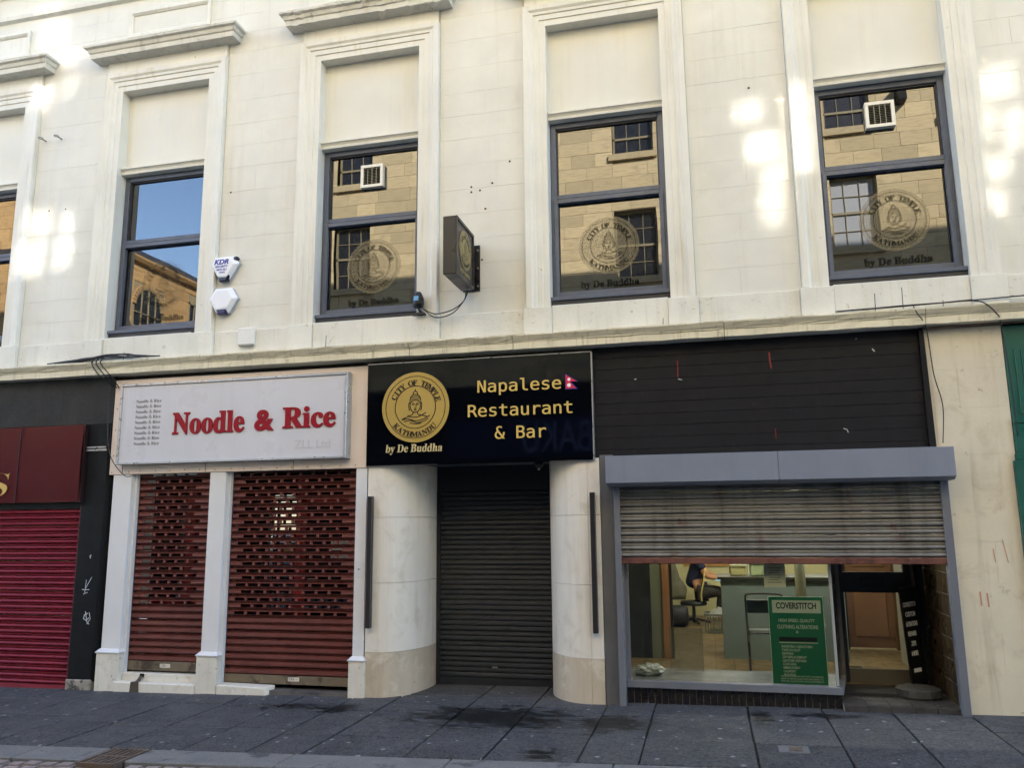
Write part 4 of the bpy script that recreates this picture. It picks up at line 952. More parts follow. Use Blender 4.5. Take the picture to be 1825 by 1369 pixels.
# ---------------- room behind
m_yellow = mk('yellow_wall', lin(186, 178, 136), .7, .04, 1, .05, 20)
m_wood = mk('worn_wood_floor', lin(112, 92, 62), .4, .15, 3, .1, 30, streak=(lin(60, 50, 34), .5, 6, .45, .75))
room = struct(box('shop_floor', -1.0, 2.6, .35, 6.3, -.02, .095, m_joint))
for i in range(18):
    a = -1.0+i*.2
    box('floor_plank', a+.002, a+.198, .77 if a < 2.2 else 2.2, 6.3, .09, .10, m_wood, room)
wl = struct(box('room_back_wall', -1.0, 2.6, 6.3, 6.4, -.1, 2.6, m_yellow))
struct(box('room_left_wall', -1.1, -1.0, .4, 6.4, -.1, 2.6, m_yellow)); struct(box('room_right_wall', 2.45, 2.55, .85, 6.4, -.1, 2.6, m_yellow))
struct(box('room_ceiling', -1.1, 2.6, .12, 6.4, 2.6, 2.7, flat('ceiling_white', lin(210, 206, 190), .8)))
for i in range(6): box('wood_cladding', -.45, 1.2, 6.27, 6.299, .92+i*.14, 1.055+i*.14, mk('pine_cladding', lin(176, 128, 70), .5, .1, 3, .05, 30), wl)
tl = thing('ceiling_light', (.6, 3.4, 2.55), 'fluorescent batten lighting the alterations shop from its ceiling', 'light')
for yy in (1.1, 4.2):
    box('batten', .0, 1.9, yy-.04, yy+.04, 2.56, 2.599, paper, tl); box('tube', .02, 1.88, yy-.02, yy+.02, 2.52, 2.556, flat('lamp_tube', (1, 1, 1), .5, 0, ((1, .97, .84), 21.0)), tl)
ct = thing('counter', (.8, 2.2, .1), 'grey fronted shop counter standing behind the display window', 'counter')
box('front_panel', .10, 1.46, 2.0, 2.04, .1, 1.0, mk('counter_grey', lin(112, 122, 118), .5, .04, 2, .05, 20), ct)
box('worktop', .06, 1.5, 1.96, 2.62, 1.0, 1.03, flat('worktop_dark', lin(52, 50, 44), .4), ct); box('end_panel', .10, .14, 2.041, 2.6, .1, .999, flat('counter_edge', lin(80, 84, 80), .5), ct)
rs = random.Random(9)
for i, (nm, lab, c_) in enumerate((('thread_box', 'small pale box of threads at the left end of the counter', (170, 160, 110)), ('machine_cover', 'pale green plastic machine cover on the counter', (150, 160, 120)), ('thread_rack', 'cream storage box next to the machine cover on the counter', (180, 168, 126)))):
    t = thing(nm, (.3+i*.22, 2.3, 1.03), lab, 'box')
    box('body', .22+i*.23, .40+i*.23, 2.2, 2.45, 1.031, 1.031+.10+.03*i, flat('box_%d' % i, lin(*c_), .5), t, bevel=.01); box('lid', .215+i*.23, .405+i*.23, 2.19, 2.46, 1.132+.03*i, 1.15+.03*i, flat('boxlid_%d' % i, lin(*[q-30 for q in c_]), .5), t)
cp = thing('support_column', (1.05, 1.6, .1), 'cream support column behind the green poster', 'column')
lathe(MB(), [(.055, 0), (.055, 2.5)], (.93, 1.4, .1), 'z', 16).build('shaft', flat('column_cream', lin(206, 200, 172), .5), cp, smooth=True); lathe(MB(), [(.09, 0), (.085, .05), (.06, .06)], (.93, 1.4, .1), 'z', 16).build('base', flat('column_cream', lin(206, 200, 172), .5), cp)
po = thing('poster', (.75, GY+.02, .19), 'green alterations price poster with white lettering leaning inside the glass', 'poster')
g_ = flat('poster_green', lin(22, 126, 90), .5); wt = flat('poster_white', lin(222, 232, 222), .5)
px0, px1, pz0, pz1, py = .505, .985, .195, .975, GY+.012
box('board', px0, px1, py, py+.008, pz0, pz1, g_, po); 
box('title_band', px0+.03, px1-.02, py-.001, py, pz1-.145, pz1-.03, wt, po)
wb = MB(); wb.box(px0-.004, px0, py, py+.008, pz0, pz1).box(px1, px1+.004, py, py+.008, pz0, pz1).box(px0, px1, py, py+.008, pz1, pz1+.004); wb.build('border', wt, po)
put_text('poster_lettering', 'COVERSTITCH', px0+.065, px1-.06, pz1-.108, py-.0015, flat('title_dark', lin(22, 40, 40), .5), po, None, .0005, .03, 0, z1=pz1-.05)
for s, a, b_, z, h in (('HIGH SPEED, QUALITY', .08, .40, .232, .034), ('CLOTHING ALTERATIONS', .065, .425, .287, .034), ('&', .23, .25, .326, .024)):
    put_text('poster_lettering', s, px0+a, px0+b_, pz1-z, py-.001, wt, po, None, .0005, .014, 0, z1=pz1-z+h)
box('painted_out_line', px0+.075, px0+.41, py-.0012, py, pz1-.40, pz1-.362, flat('title_black', lin(20, 26, 26), .5), po); box('rule', px0+.075, px0+.415, py-.0012, py, pz1-.416, pz1-.408, wt, po)
for i, (s, wd) in enumerate((('SHORTEN / LENGTHEN', .27), ('TAKE IN /OUT', .165), ('REPAIRS', .1), ('ZIP REPLACEMENT', .215), ('LEATHER REPAIRS', .21), ('CURTAINS', .12), ('EMBROIDERY', .155), ('LAUNDRY', .115), ('IRONING', .11))):
    put_text('poster_lettering', s, px0+.092+i*.001, px0+.092+wd, pz1-.458-i*.0315, py-.001, wt, po, None, .0005, .014, 0, z1=pz1-.436-i*.0315)
for i, s in enumerate(('WE HAVE A CURTAIN AND SOFT FURNISHINGS', 'MAKE UP SERVICE AND WILL BE PLEASED TO', 'GIVE YOU A QUOTE FOR YOUR REQUIREMENTS')):
    put_text('poster_lettering', s, px0+.07, px0+.44, pz0+.062-i*.022+.0, py-.001, wt, po, None, .0005, .008, 0, z1=pz0+.076-i*.022)
no = thing('paper_notice', (.57, GY+.02, 1.06), 'white printed paper notice taped inside the glass above the green poster', 'notice')
box('sheet', .478, .672, GY+.012, GY+.014, 1.062, 1.34, flat('paper_cream', lin(236, 234, 218), .7), no)
for i in range(7): box('print_line', .51+.01*(i % 3), .64-.012*((i*2) % 3), GY+.0108, GY+.0118, 1.105+i*.022, 1.111+i*.022, flat('print_grey', lin(120, 118, 108), .7), no)
# folding chair
ch = thing('folding_chair', (.5, 1.2, .1), 'dark metal folding chair behind the display window beside the poster', 'chair')
mc = flat('chair_dark', lin(62, 60, 58), .35, .5)
for x in (.34, .72):
    tube('leg', [(x, .85, .1), (x, 1.15, .52), (x, 1.26, .76), (x, 1.27, .86)], .012, mc, ch); tube('leg', [(x+.01, 1.36, .1), (x+.01, 1.02, .50)], .011, mc if x > .5 else flat('chair_worn', lin(170, 166, 158), .4, .4), ch)
tube('back_rail', [(.34, 1.27, .86), (.38, 1.275, .90), (.68, 1.275, .90), (.72, 1.27, .86)], .012, mc, ch)
box('backrest', .352, .708, 1.258, 1.272, .70, .84, mc, ch, bevel=.004); box('seat', .345, .715, .9, 1.2, .53, .55, mc, ch, bevel=.006)
# plastic bag, carpet piece, partition
from mathutils import noise as mnoise
bm = bmesh.new(); bmesh.ops.create_icosphere(bm, subdivisions=4, radius=1)
for v in bm.verts:
    p = v.co.copy(); d = 1+.32*mnoise.noise(p*2.2)+.22*abs(mnoise.noise(p*4.6+Vector((3, 1, 2))))-.16*abs(mnoise.noise(p*8))
    v.co = Vector((-.64+p.x*.125*d, .36+p.y*.09*d, max(.192, .235+p.z*.062*d)))
bme = bpy.data.meshes.new('plastic_bag'); bm.to_mesh(bme); bm.free()
bo = link('plastic_bag', bme, mk('bag_white', lin(168, 174, 178), .35, .15, 30, .3, 40)); tag(bo, 'crumpled white plastic bag on the sill inside the shop window', 'bag')
pt = thing('partition', (-.5, 2.5, .1), 'dark glazed partition with timber post beside the left wall', 'partition')
box('dark_panel', -.98, -.72, 1.9, 1.94, .1, 2.6, flat('panel_dark', lin(44, 46, 52), .4), pt); box('glass_panel', -.72, -.58, 1.9, 1.93, .1, 2.6, flat('panel_grey', lin(112, 112, 96), .4), pt); box('timber_post', -.58, -.50, 1.88, 1.95, .1, 2.6, flat('post_timber', lin(150, 104, 70), .5), pt)
box('dark_post', -.50, -.465, 1.9, 1.95, .1, 2.6, flat('post_dark', lin(36, 30, 26), .5), pt)
pc = tag(box('clear_screen', -.45, -.12, .55, .555, .20, .62, film('hazy_plastic', lin(120, 124, 112), .28)), 'hazy clear plastic sheet standing on the sill inside the window', 'screen')
# person at the sewing table
def skin(name, joints, edges, m, parent, sub=2):
    me = bpy.data.meshes.new(name); me.from_pydata([j[:3] for j in joints], edges, []); o = bpy.data.objects.new(name, me); COL.objects.link(o); me.materials.append(m)
    md = o.modifiers.new('skin', 'SKIN'); md.use_smooth_shade = True
    for i, v in enumerate(me.skin_vertices[0].data): v.radius = (joints[i][3], joints[i][4] if len(joints[i]) > 4 else joints[i][3])
    me.skin_vertices[0].data[0].use_root = True
    o.modifiers.new('sub', 'SUBSURF').levels = sub; o.modifiers['sub'].render_levels = sub
    return attach(o, parent)
PX, PY, FZ = -.30, 5.2, .1
person = thing('person', (PX, PY, FZ), 'person in navy T-shirt and dark trousers bent over a sewing machine', 'person')
m_skin = flat('skin', lin(176, 124, 92), .5)
bd = [(PX, PY, FZ+.50, .16, .14), (PX+.04, PY, FZ+.68, .15, .13), (PX+.10, PY, FZ+.86, .165, .13), (PX+.16, PY, FZ+1.0, .13, .11), (PX+.20, PY, FZ+1.07, .055), (PX+.26, PY, FZ+1.16, .075, .08), (PX+.29, PY, FZ+1.25, .085, .09), (PX+.27, PY, FZ+1.34, .06),
      (PX+.10, PY-.17, FZ+.97, .06), (PX+.22, PY-.21, FZ+.73, .045), (PX+.46, PY-.12, FZ+.70, .034), (PX+.52, PY-.11, FZ+.70, .022, .034),
      (PX+.10, PY+.17, FZ+.97, .06), (PX+.24, PY+.21, FZ+.74, .045), (PX+.46, PY+.10, FZ+.70, .034), (PX+.52, PY+.09, FZ+.70, .022, .034),
      (PX+.12, PY-.10, FZ+.50, .10), (PX+.44, PY-.12, FZ+.50, .075), (PX+.40, PY-.12, FZ+.10, .05), (PX+.52, PY-.12, FZ+.04, .035),
      (PX+.12, PY+.10, FZ+.50, .10), (PX+.44, PY+.12, FZ+.50, .075), (PX+.40, PY+.12, FZ+.10, .05), (PX+.52, PY+.12, FZ+.04, .035), (PX+.345, PY, FZ+1.22, .022)]
be = [(0, 1), (1, 2), (2, 3), (3, 4), (4, 5), (5, 6), (6, 7), (3, 8), (8, 9), (9, 10), (10, 11), (3, 12), (12, 13), (13, 14), (14, 15), (0, 16), (16, 17), (17, 18), (18, 19), (0, 20), (20, 21), (21, 22), (22, 23), (6, 24)]
for side, y in ((11, PY-.11), (15, PY+.09)):
    for q in range(5):
        if q < 4: a = (PX+.56, y-.022+q*.015, FZ+.70, .009); b_ = (PX+.60-abs(q-1.5)*.008, y-.025+q*.017, FZ+.685, .008)
        else: a = (PX+.52, y+(.04 if side == 11 else -.04), FZ+.695, .01); b_ = (PX+.555, y+(.05 if side == 11 else -.05), FZ+.685, .009)
        n0 = len(bd); bd += [a, b_]; be += [(side, n0), (n0, n0+1)]
skin('body', bd, be, m_skin, person)
m_navy = mk('navy_cloth', lin(26, 32, 66), .8, .1, 6, .2, 60); m_trs = mk('dark_trousers', lin(46, 42, 38), .8, .1, 6, .2, 60)
skin('t_shirt', [(PX, PY, FZ+.52, .175, .155), (PX+.04, PY, FZ+.68, .165, .145), (PX+.10, PY, FZ+.86, .18, .145), (PX+.16, PY, FZ+1.0, .145, .125), (PX+.10, PY-.17, FZ+.96, .078), (PX+.17, PY-.20, FZ+.82, .07), (PX+.10, PY+.17, FZ+.96, .078), (PX+.17, PY+.20, FZ+.82, .07)],
     [(0, 1), (1, 2), (2, 3), (3, 4), (4, 5), (3, 6), (6, 7)], m_navy, person)
skin('trousers', [(PX, PY, FZ+.48, .17, .15), (PX+.12, PY-.10, FZ+.49, .115), (PX+.44, PY-.12, FZ+.49, .09), (PX+.40, PY-.12, FZ+.12, .065), (PX+.12, PY+.10, FZ+.49, .115), (PX+.44, PY+.12, FZ+.49, .09), (PX+.40, PY+.12, FZ+.12, .065)], [(0, 1), (1, 2), (2, 3), (0, 4), (4, 5), (5, 6)], m_trs, person)
skin('hair', [(PX+.24, PY, FZ+1.30, .095, .095), (PX+.20, PY, FZ+1.22, .07, .085), (PX+.27, PY, FZ+1.37, .06)], [(0, 1), (0, 2)], flat('dark_hair', lin(24, 20, 18), .6), person)
tp = thing('tape_measure', (PX+.16, PY-.2, .8), 'yellow tape measure hanging round the person in navy', 'tape measure')
tube('tape', [(PX+.20, PY-.24, FZ+.86), (PX+.17, PY-.27, FZ+.66), (PX+.13, PY-.26, FZ+.48), (PX+.13, PY-.24, FZ+.36)], .012, flat('tape_yellow', lin(206, 186, 110), .5), tp)
sto = thing('swivel_stool', (PX, PY, FZ), 'dark stool under the person in navy', 'stool')
lathe(MB(), [(0, 0), (.2, .0), (.21, .03), (.19, .06), (0, .065)], (PX, PY, FZ+.285), 'z', 18).build('seat', flat('stool_black', lin(22, 22, 26), .6), sto)
lathe(MB(), [(.025, 0), (.025, .27)], (PX, PY, FZ+.02), 'z', 10).build('post', flat('stool_black', lin(22, 22, 26), .6), sto)
for q in range(5): tube('leg', [(PX, PY, FZ+.08), (PX+.24*math.cos(q*1.257), PY+.24*math.sin(q*1.257), FZ+.03)], .018, flat('stool_black', lin(22, 22, 26), .6), sto)
st_ = thing('sewing_table', (.35, 5.2, .1), 'dark sewing table carrying a sewing machine, partly behind the counter', 'table')
mt = flat('table_dark', lin(36, 32, 30), .6)
box('top', .12, 1.0, 4.95, 5.55, FZ+.62, FZ+.66, mt, st_)
for x in (.2, .92):
    for y in (5.0, 5.5): box('leg', x-.02, x+.02, y-.02, y+.02, FZ, FZ+.62, mt, st_)
sm = thing('sewing_machine', (.4, 5.25, .76), 'pale sewing machine with black head on the dark sewing table', 'sewing machine')
box('bed', .26, .62, 5.18, 5.36, FZ+.661, FZ+.70, flat('machine_black', lin(30, 30, 32), .4), sm, bevel=.006)
box('pillar', .54, .62, 5.2, 5.34, FZ+.70, FZ+.95, flat('machine_pale', lin(180, 176, 150), .4), sm, bevel=.01); box('arm', .30, .54, 5.21, 5.33, FZ+.86, FZ+.95, flat('machine_pale', lin(180, 176, 150), .4), sm, bevel=.01)
box('needle_head', .27, .33, 5.215, 5.325, FZ+.75, FZ+.93, flat('machine_black', lin(30, 30, 32), .4), sm, bevel=.01); lathe(MB(), [(0, 0), (.06, .0), (.06, .03), (0, .03)], (.62, 5.27, FZ+.88), 'x', 14).build('hand_wheel', flat('machine_black', lin(30, 30, 32), .4), sm)
def cloth(name, cx, cy, z, rx, ry, h, col, label, seed):
    r2 = random.Random(seed); mb = MB(); rows = []
    for i in range(9):
        row = []
        for j in range(9):
            u, v = i/8*2-1, j/8*2-1; d = max(abs(u), abs(v))
            row.append((cx+u*rx+r2.uniform(-.01, .01), cy+v*ry+r2.uniform(-.01, .01), z+h*(1-d**2)*(.6+.6*r2.random())+.003))
        rows.append(row)
    o = mb.loft(rows, False, False).build(name, mk(name+'_mat'+str(seed), col, .8, .1, 10, .3, 50), None, smooth=True); return tag(o, label, 'cloth')
cloth('fabric', .18, 5.12, FZ+.662, .14, .14, .09, lin(130, 176, 206), 'pale blue cloth being sewn under the machine', 1); cloth('fabric', .26, 4.98, FZ+.60, .12, .10, .06, lin(196, 160, 90), 'ochre cloth bunched at the front edge of the sewing table', 2)
jk = MB(); rows = []
for i in range(11):
    t = i/10; wd = .02+.17*min(1, t*1.5)+.03*t; row = []
    for j in range(16):
        a = j*2*math.pi/16; row.append((-.62+wd*math.cos(a)*(1+.12*math.sin(3*a+i)), 4.9+.5*wd*math.sin(a), FZ+1.02-t*.62+.015*math.sin(a*2+i)))
    rows.append(row)
jk.loft(rows, True); jo = jk.build('hanging_jacket', mk('jacket_grey', lin(92, 88, 74), .85, .12, 6, .4, 30), None, smooth=True); tag(jo, 'grey jacket hanging in a tapering bundle beside the person', 'jacket')
fn = thing('holdall_bag', (-.6, 4.8, .1), 'black bag with pale trim on the floor under the hanging jacket', 'bag')
lathe(MB(), [(0, -.25), (.13, -.24), (.16, -.18), (.16, .18), (.13, .24), (0, .25)], (-.62, 4.8, FZ+.16), 'x', 16).build('body', flat('bag_black', lin(20, 20, 26), .6), fn, smooth=True)
tube('trim', [(-.80, 4.8+.165*math.cos(a*.628), FZ+.16+.165*math.sin(a*.628)) for a in range(11)], .01, flat('bag_trim', lin(150, 150, 156), .5), fn)
bk = thing('laundry_basket', (.15, 4.2, .1), 'grey plastic laundry basket on the shop floor next to the counter', 'basket')
mg = flat('basket_grey', lin(112, 112, 104), .5)
bx0, bx1, by0, by1 = -.14, .34, 4.1, 4.5
f = MB(); f.box(bx0, bx1, by0, by0+.02, FZ+.24, FZ+.27).box(bx0, bx1, by1-.02, by1, FZ+.24, FZ+.27).box(bx0, bx0+.02, by0+.02, by1-.02, FZ+.24, FZ+.27).box(bx1-.02, bx1, by0+.02, by1-.02, FZ+.24, FZ+.27); f.build('rim', mg, bk)
box('base', bx0+.04, bx1-.04, by0+.04, by1-.04, FZ, FZ+.03, mg, bk)
for i in range(13): x = bx0+.01+i*(bx1-bx0-.03)/12; MB().loft([[(x, by0+.03, FZ+.02), (x+.012, by0+.03, FZ+.02), (x+.012, by0+.04, FZ+.02), (x, by0+.04, FZ+.02)], [(x, by0+.005, FZ+.24), (x+.012, by0+.005, FZ+.24), (x+.012, by0+.015, FZ+.24), (x, by0+.015, FZ+.24)]], True).build('slat', mg, bk)
for i in range(9): y = by0+.02+i*(by1-by0-.05)/8; MB().box(bx0+.01, bx0+.02, y, y+.012, FZ+.02, FZ+.24).build('slat', mg, bk)
cloth('fabric', .1, 4.3, FZ+.22, .18, .15, .12, lin(140, 140, 136), 'grey washing heaped in the laundry basket', 3)
# inner door, mat, leaning board
idr = thing('inner_door', (1.7, 4, .1), 'brown panelled inner door in a dark frame seen through the shop door', 'door')
box('leaf', 1.62, 2.16, 3.0, 3.04, .12, 1.95, mk('brown_door', lin(112, 78, 54), .5, .08, 4, .1, 30), idr); box('frame', 1.54, 1.62, 2.98, 3.05, .1, 2.02, m_doorblack, idr); box('frame', 2.16, 2.24, 2.98, 3.05, .1, 2.02, flat('frame_brown', lin(92, 64, 42), .5), idr)
for z0, z1 in ((.25, .95), (1.1, 1.8)): box('door_panel', 1.70, 2.08, 2.985, 2.999, z0, z1, mk('brown_door2', lin(128, 90, 62), .5, .08, 4, .1, 30), idr, bevel=.006)
mtt = tag(box('door_mat', 1.28, 1.52, 1.2, 1.7, .1005, .112, flat('mat_dark', lin(46, 42, 36), .9)), 'dark door mat just inside the shop door', 'mat')
bn = thing('leaning_sign_board', (1.9, .6, .06), 'tall black sign board with white lettering standing in the shop doorway', 'sign')
Mx = Matrix.Translation((1.86, .60, .16)) @ Matrix.Rotation(R(34), 4, 'Z') @ Matrix.Rotation(R(-4), 4, 'Y')
bb = MB().box(-.10, .10, -.01, .01, 0, .88); me = bb.mesh('board'); me.transform(Mx); link('board', me, flat('board_black', lin(18, 18, 20), .4), bn)
me = MB().box(.09, .135, -.025, .025, -.08, 1.25).mesh('post'); me.transform(Mx); link('post', me, m_doorblack, bn)
rot = Mx @ Matrix.Translation((0, -.012, 0)) @ FACE
for i, (s, a, b_) in enumerate((('COVERSTITCH', -.085, .07), ('CUSTOM', -.07, .05), ('ALTERATIONS', -.08, .06), ('REPAIRS', -.07, .03), ('ZIPS', -.05, .01), ('& MORE', -.06, .02))):
    put_text('board_lettering', s, a, b_, .70-i*.09, 0, flat('board_white', lin(214, 216, 218), .5), bn, None, .0008, .03, 0, z1=.745-i*.09, xf=rot)
me = MB().box(-.06, .03, -.0135, -.0105, .10, .135).mesh('white_patch'); me.transform(Mx); link('white_patch', me, flat('board_white', lin(214, 216, 218), .5), bn)
lathe(MB(), [(0, 0), (.19, 0), (.20, .02), (.19, .075), (.15, .09), (0, .09)], (1.80, .42, .066), 'z', 20).build('round_base', mk('rubber_base', lin(58, 56, 54), .7, .1, 4, .2, 40), bn)

# ================================================================== CREAM PILASTER AND GREEN SHOP
cpi = thing('pilaster', (2.36, 0, gz(2.3)), 'buff painted stone pilaster between the grey shutter and the green shopfront', 'pilaster')
box('core', 2.034, 2.683, -.009, .4, -.1, 3.43, m_pil, cpi)
rs = random.Random(21); z = -.06
for q, h in enumerate((.40, .36, .42, .36, .40, .38, .42, .36, .40)):
    z1 = min(z+h, 3.43)
    cut = 2.065+rs.uniform(.2, .42) if q % 2 else None
    for a, b_ in (((2.066, 2.684),) if cut is None else ((2.066, cut), (cut, 2.684))):
        box('stone_block', a+.001, b_-.001, -.012+rs.uniform(-.0005, .0005), .02, z+.0006, z1-.0006, m_pil, cpi)
    z = z1
rm = MB()
for pts, wd in (([(2.28, 1.05), (2.283, .93)], .012), ([(2.335, 1.04), (2.338, .92)], .013), ([(2.42, 1.42), (2.43, 1.3)], .007), ([(2.5, 1.5), (2.53, 1.3)], .006)): ribbon(rm, pts, wd, -.0145)
rm.build('red_paint_run', flat('red_paint2', lin(190, 140, 112), .6), cpi)
tube('top_flashing', [(2.02, -.05, 3.425), (2.35, -.055, 3.44), (2.72, -.05, 3.445), (3.4, -.05, 3.45)], .014, mk('lead_flashing', lin(110, 92, 80), .5, .2, 8, .4, 30), cpi)
s5 = thing('shopfront', (3.2, 0, gz(3.2)), 'green painted shopfront at the right edge beside the buff pilaster', 'shopfront')
box('fascia_panel', 2.69, 4.3, -.02, .06, 2.565, 3.42, m_green, s5, bevel=.004); 
for q in range(5): box('fluted_board', 2.765+q*.052, 2.812+q*.052, -.032, -.0195, 2.60, 3.20, m_green, s5, bevel=.004)
box('corner_post', 3.06, 3.13, -.055, .05, 2.52, 3.42, m_green, s5, bevel=.004)
box('fascia_rail', 2.688, 4.3, -.045, .05, 2.52, 2.564, m_green, s5, bevel=.004)
box('transom_frame', 2.688, 2.775, -.035, .05, 2.25, 2.519, m_green, s5, bevel=.004); box('transom_rail', 2.675, 4.3, -.05, .05, 2.19, 2.249, m_green, s5, bevel=.004)
box('transom_pane', 2.775, 4.3, .01, .02, 2.25, 2.519, mirror_glass('dark_brown_glass', (.012, .008, .006), 1.5), s5)
box('corner_frame', 2.655, 2.735, -.055, .05, -.02, 2.189, m_green, s5, bevel=.004); box('window_pane', 2.735, 4.3, .012, .02, .3, 2.189, mirror_glass('dark_green_glass', (.01, .02, .016), 1.6), s5)
box('stall_board', 2.735, 4.3, -.03, .1, -.02, .299, m_green, s5)
for z0, z1, c_ in ((1.58, 1.66, (150, 130, 90)), (1.46, 1.475, (220, 220, 210)), (1.62, 1.75, (60, 70, 60))): box('window_strip', 2.74, 4.2, .004, .01, z0, z1 if z1 < 1.7 else 1.655, flat('strip%d' % c_[0], lin(*c_), .5), s5)
box('yellow_sticker', 2.745, 2.95, .002, .008, .95, 1.2, flat('sticker_yellow', lin(206, 180, 60), .5), s5); put_text('window_lettering', 'B', 2.752, 2.80, 1.30, .006, flat('poster_white2', lin(226, 230, 222), .5), s5, None, .001, .05, 0, z1=1.365)

# ================================================================== THE FAR SIDE OF THE STREET (seen mirrored in the windows)
def facade_mesh(x0, x1, z0, z1, holes):
    """rectangles of wall left over around the openings"""
    xs = sorted({x0, x1, *[h[0] for h in holes], *[h[1] for h in holes]}); zs = sorted({z0, z1, *[h[2] for h in holes], *[h[3] for h in holes]})
    out = []
    for zi in range(len(zs)-1):
        run = None
        for xi in range(len(xs)-1):
            cx, cz = (xs[xi]+xs[xi+1])/2, (zs[zi]+zs[zi+1])/2
            if any(h[0] < cx < h[1] and h[2] < cz < h[3] for h in holes):
                if run: out.append((*run, zs[zi], zs[zi+1])); run = None
            else: run = (run[0], xs[xi+1]) if run else (xs[xi], xs[xi+1])
        if run: out.append((*run, zs[zi], zs[zi+1]))
    return out
def stonework(name, x0, x1, z0, z1, holes, course, m, parent, seed, place):
    """coursed stones with their own edges, joined because they are only seen in reflections"""
    r2 = random.Random(seed); mb = MB(); tones = []
    z = z0
    while z < z1-.05:
        zt = min(z+course*r2.uniform(.85, 1.15), z1)
        x = x0-r2.random()*.5
        while x < x1:
            xe = x+r2.uniform(.45, 1.1)
            a, b_ = max(x, x0), min(xe, x1); tone = r2.random()
            segs = [(a, b_)]
            for h in holes:
                if h[2] < zt-.02 and h[3] > z+.02:
                    ns_ = []
                    for s0, s1 in segs:
                        if h[1] <= s0 or h[0] >= s1: ns_.append((s0, s1))
                        else:
                            if h[0] > s0: ns_.append((s0, h[0]))
                            if h[1] < s1: ns_.append((h[1], s1))
                    segs = ns_
            for s0, s1 in segs:
                if s1-s0 > .03:
                    d = r2.uniform(.012, .022); n0 = len(mb.f)
                    mb.box(s0+.004, s1-.004, 0, d, z+.004, zt-.004); tones += [tone]*(len(mb.f)-n0)
            x = xe
        z = zt
    me = bpy.data.meshes.new(name); me.from_pydata([place(*v) for v in mb.v], [], mb.f); me.update()
    at = me.attributes.new('tone', 'FLOAT', 'FACE'); at.data.foreach_set('value', tones)
    b2 = bmesh.new(); b2.from_mesh(me); bmesh.ops.recalc_face_normals(b2, faces=b2.faces); b2.to_mesh(me); b2.free()
    o = link(name, me, m, parent); o['kind'] = 'stuff'; return o
AY = -12.0
oa = thing('opposite_building', (2, AY, 0), 'honey sandstone tenement across the street, mirrored in the windows', 'building')
cols = [-9.6+2.7*i for i in range(9)]
HO = []
for x in cols: HO += [(x-.55, x+.55, 8.15, 10.0), (x-.55, x+.55, 11.45, 13.0)]
# unseen upper sashes, panes shaped to throw pale sun patches on our wall
SUNPANES = [[(.70, 1.16, 16.94, 17.33), (1.03, 1.46, 16.63, 16.92), (.68, .89, 16.61, 16.81), (.65, 1.02, 16.04, 16.39), (1.16, 1.38, 16.17, 16.50), (.56, 1.00, 17.36, 17.6),
             (.71, 1.19, 14.32, 14.70), (1.29, 1.53, 14.31, 14.65), (.64, 1.11, 13.74, 14.25), (1.23, 1.53, 13.84, 14.27)],
            [(9.52, 9.83, 14.70, 14.98), (9.63, 9.97, 14.23, 14.59), (9.76, 10.01, 13.99, 14.20), (9.74, 9.99, 13.50, 13.96), (10.02, 10.26, 14.62, 15.03), (10.02, 10.25, 14.04, 14.59)],
            [(11.77, 12.15, 14.63, 15.01), (11.75, 11.93, 14.19, 14.58), (11.99, 12.17, 14.10, 14.52), (11.73, 12.02, 13.81, 14.07), (11.71, 11.95, 13.42, 13.73)]]
SRC = []
for g in SUNPANES:
    r_ = (min(p[0] for p in g)-.08, max(p[1] for p in g)+.08, min(p[2] for p in g)-.08, max(p[3] for p in g)+.08); SRC.append(r_); HO.append(r_)
HO = [h for h in HO if not (h[2] > 13.4 and False)]
wa = MB()
for a, b_, z0, z1 in facade_mesh(-11.2, 15.5, 5.2, 19.0, HO): wa.box(a, b_, AY-.5, AY, z0, z1)
wa.build('wall', m_mortar, oa)
stonework('stonework', -11.2, 15.5, 5.2, 19.0, HO, .36, m_sand, oa, 2, lambda x, y, z: (x, AY+y, z))
box('flank_wall', -11.2, -10.9, AY-10, AY-.5, 0, 19, m_mortar, oa); box('roof', -11.2, 15.5, AY-10, AY-.1, 19.0, 19.3, m_slate, oa)
box('cornice', -11.3, 15.6, AY, AY+.35, 18.6, 18.95, m_sand, oa)
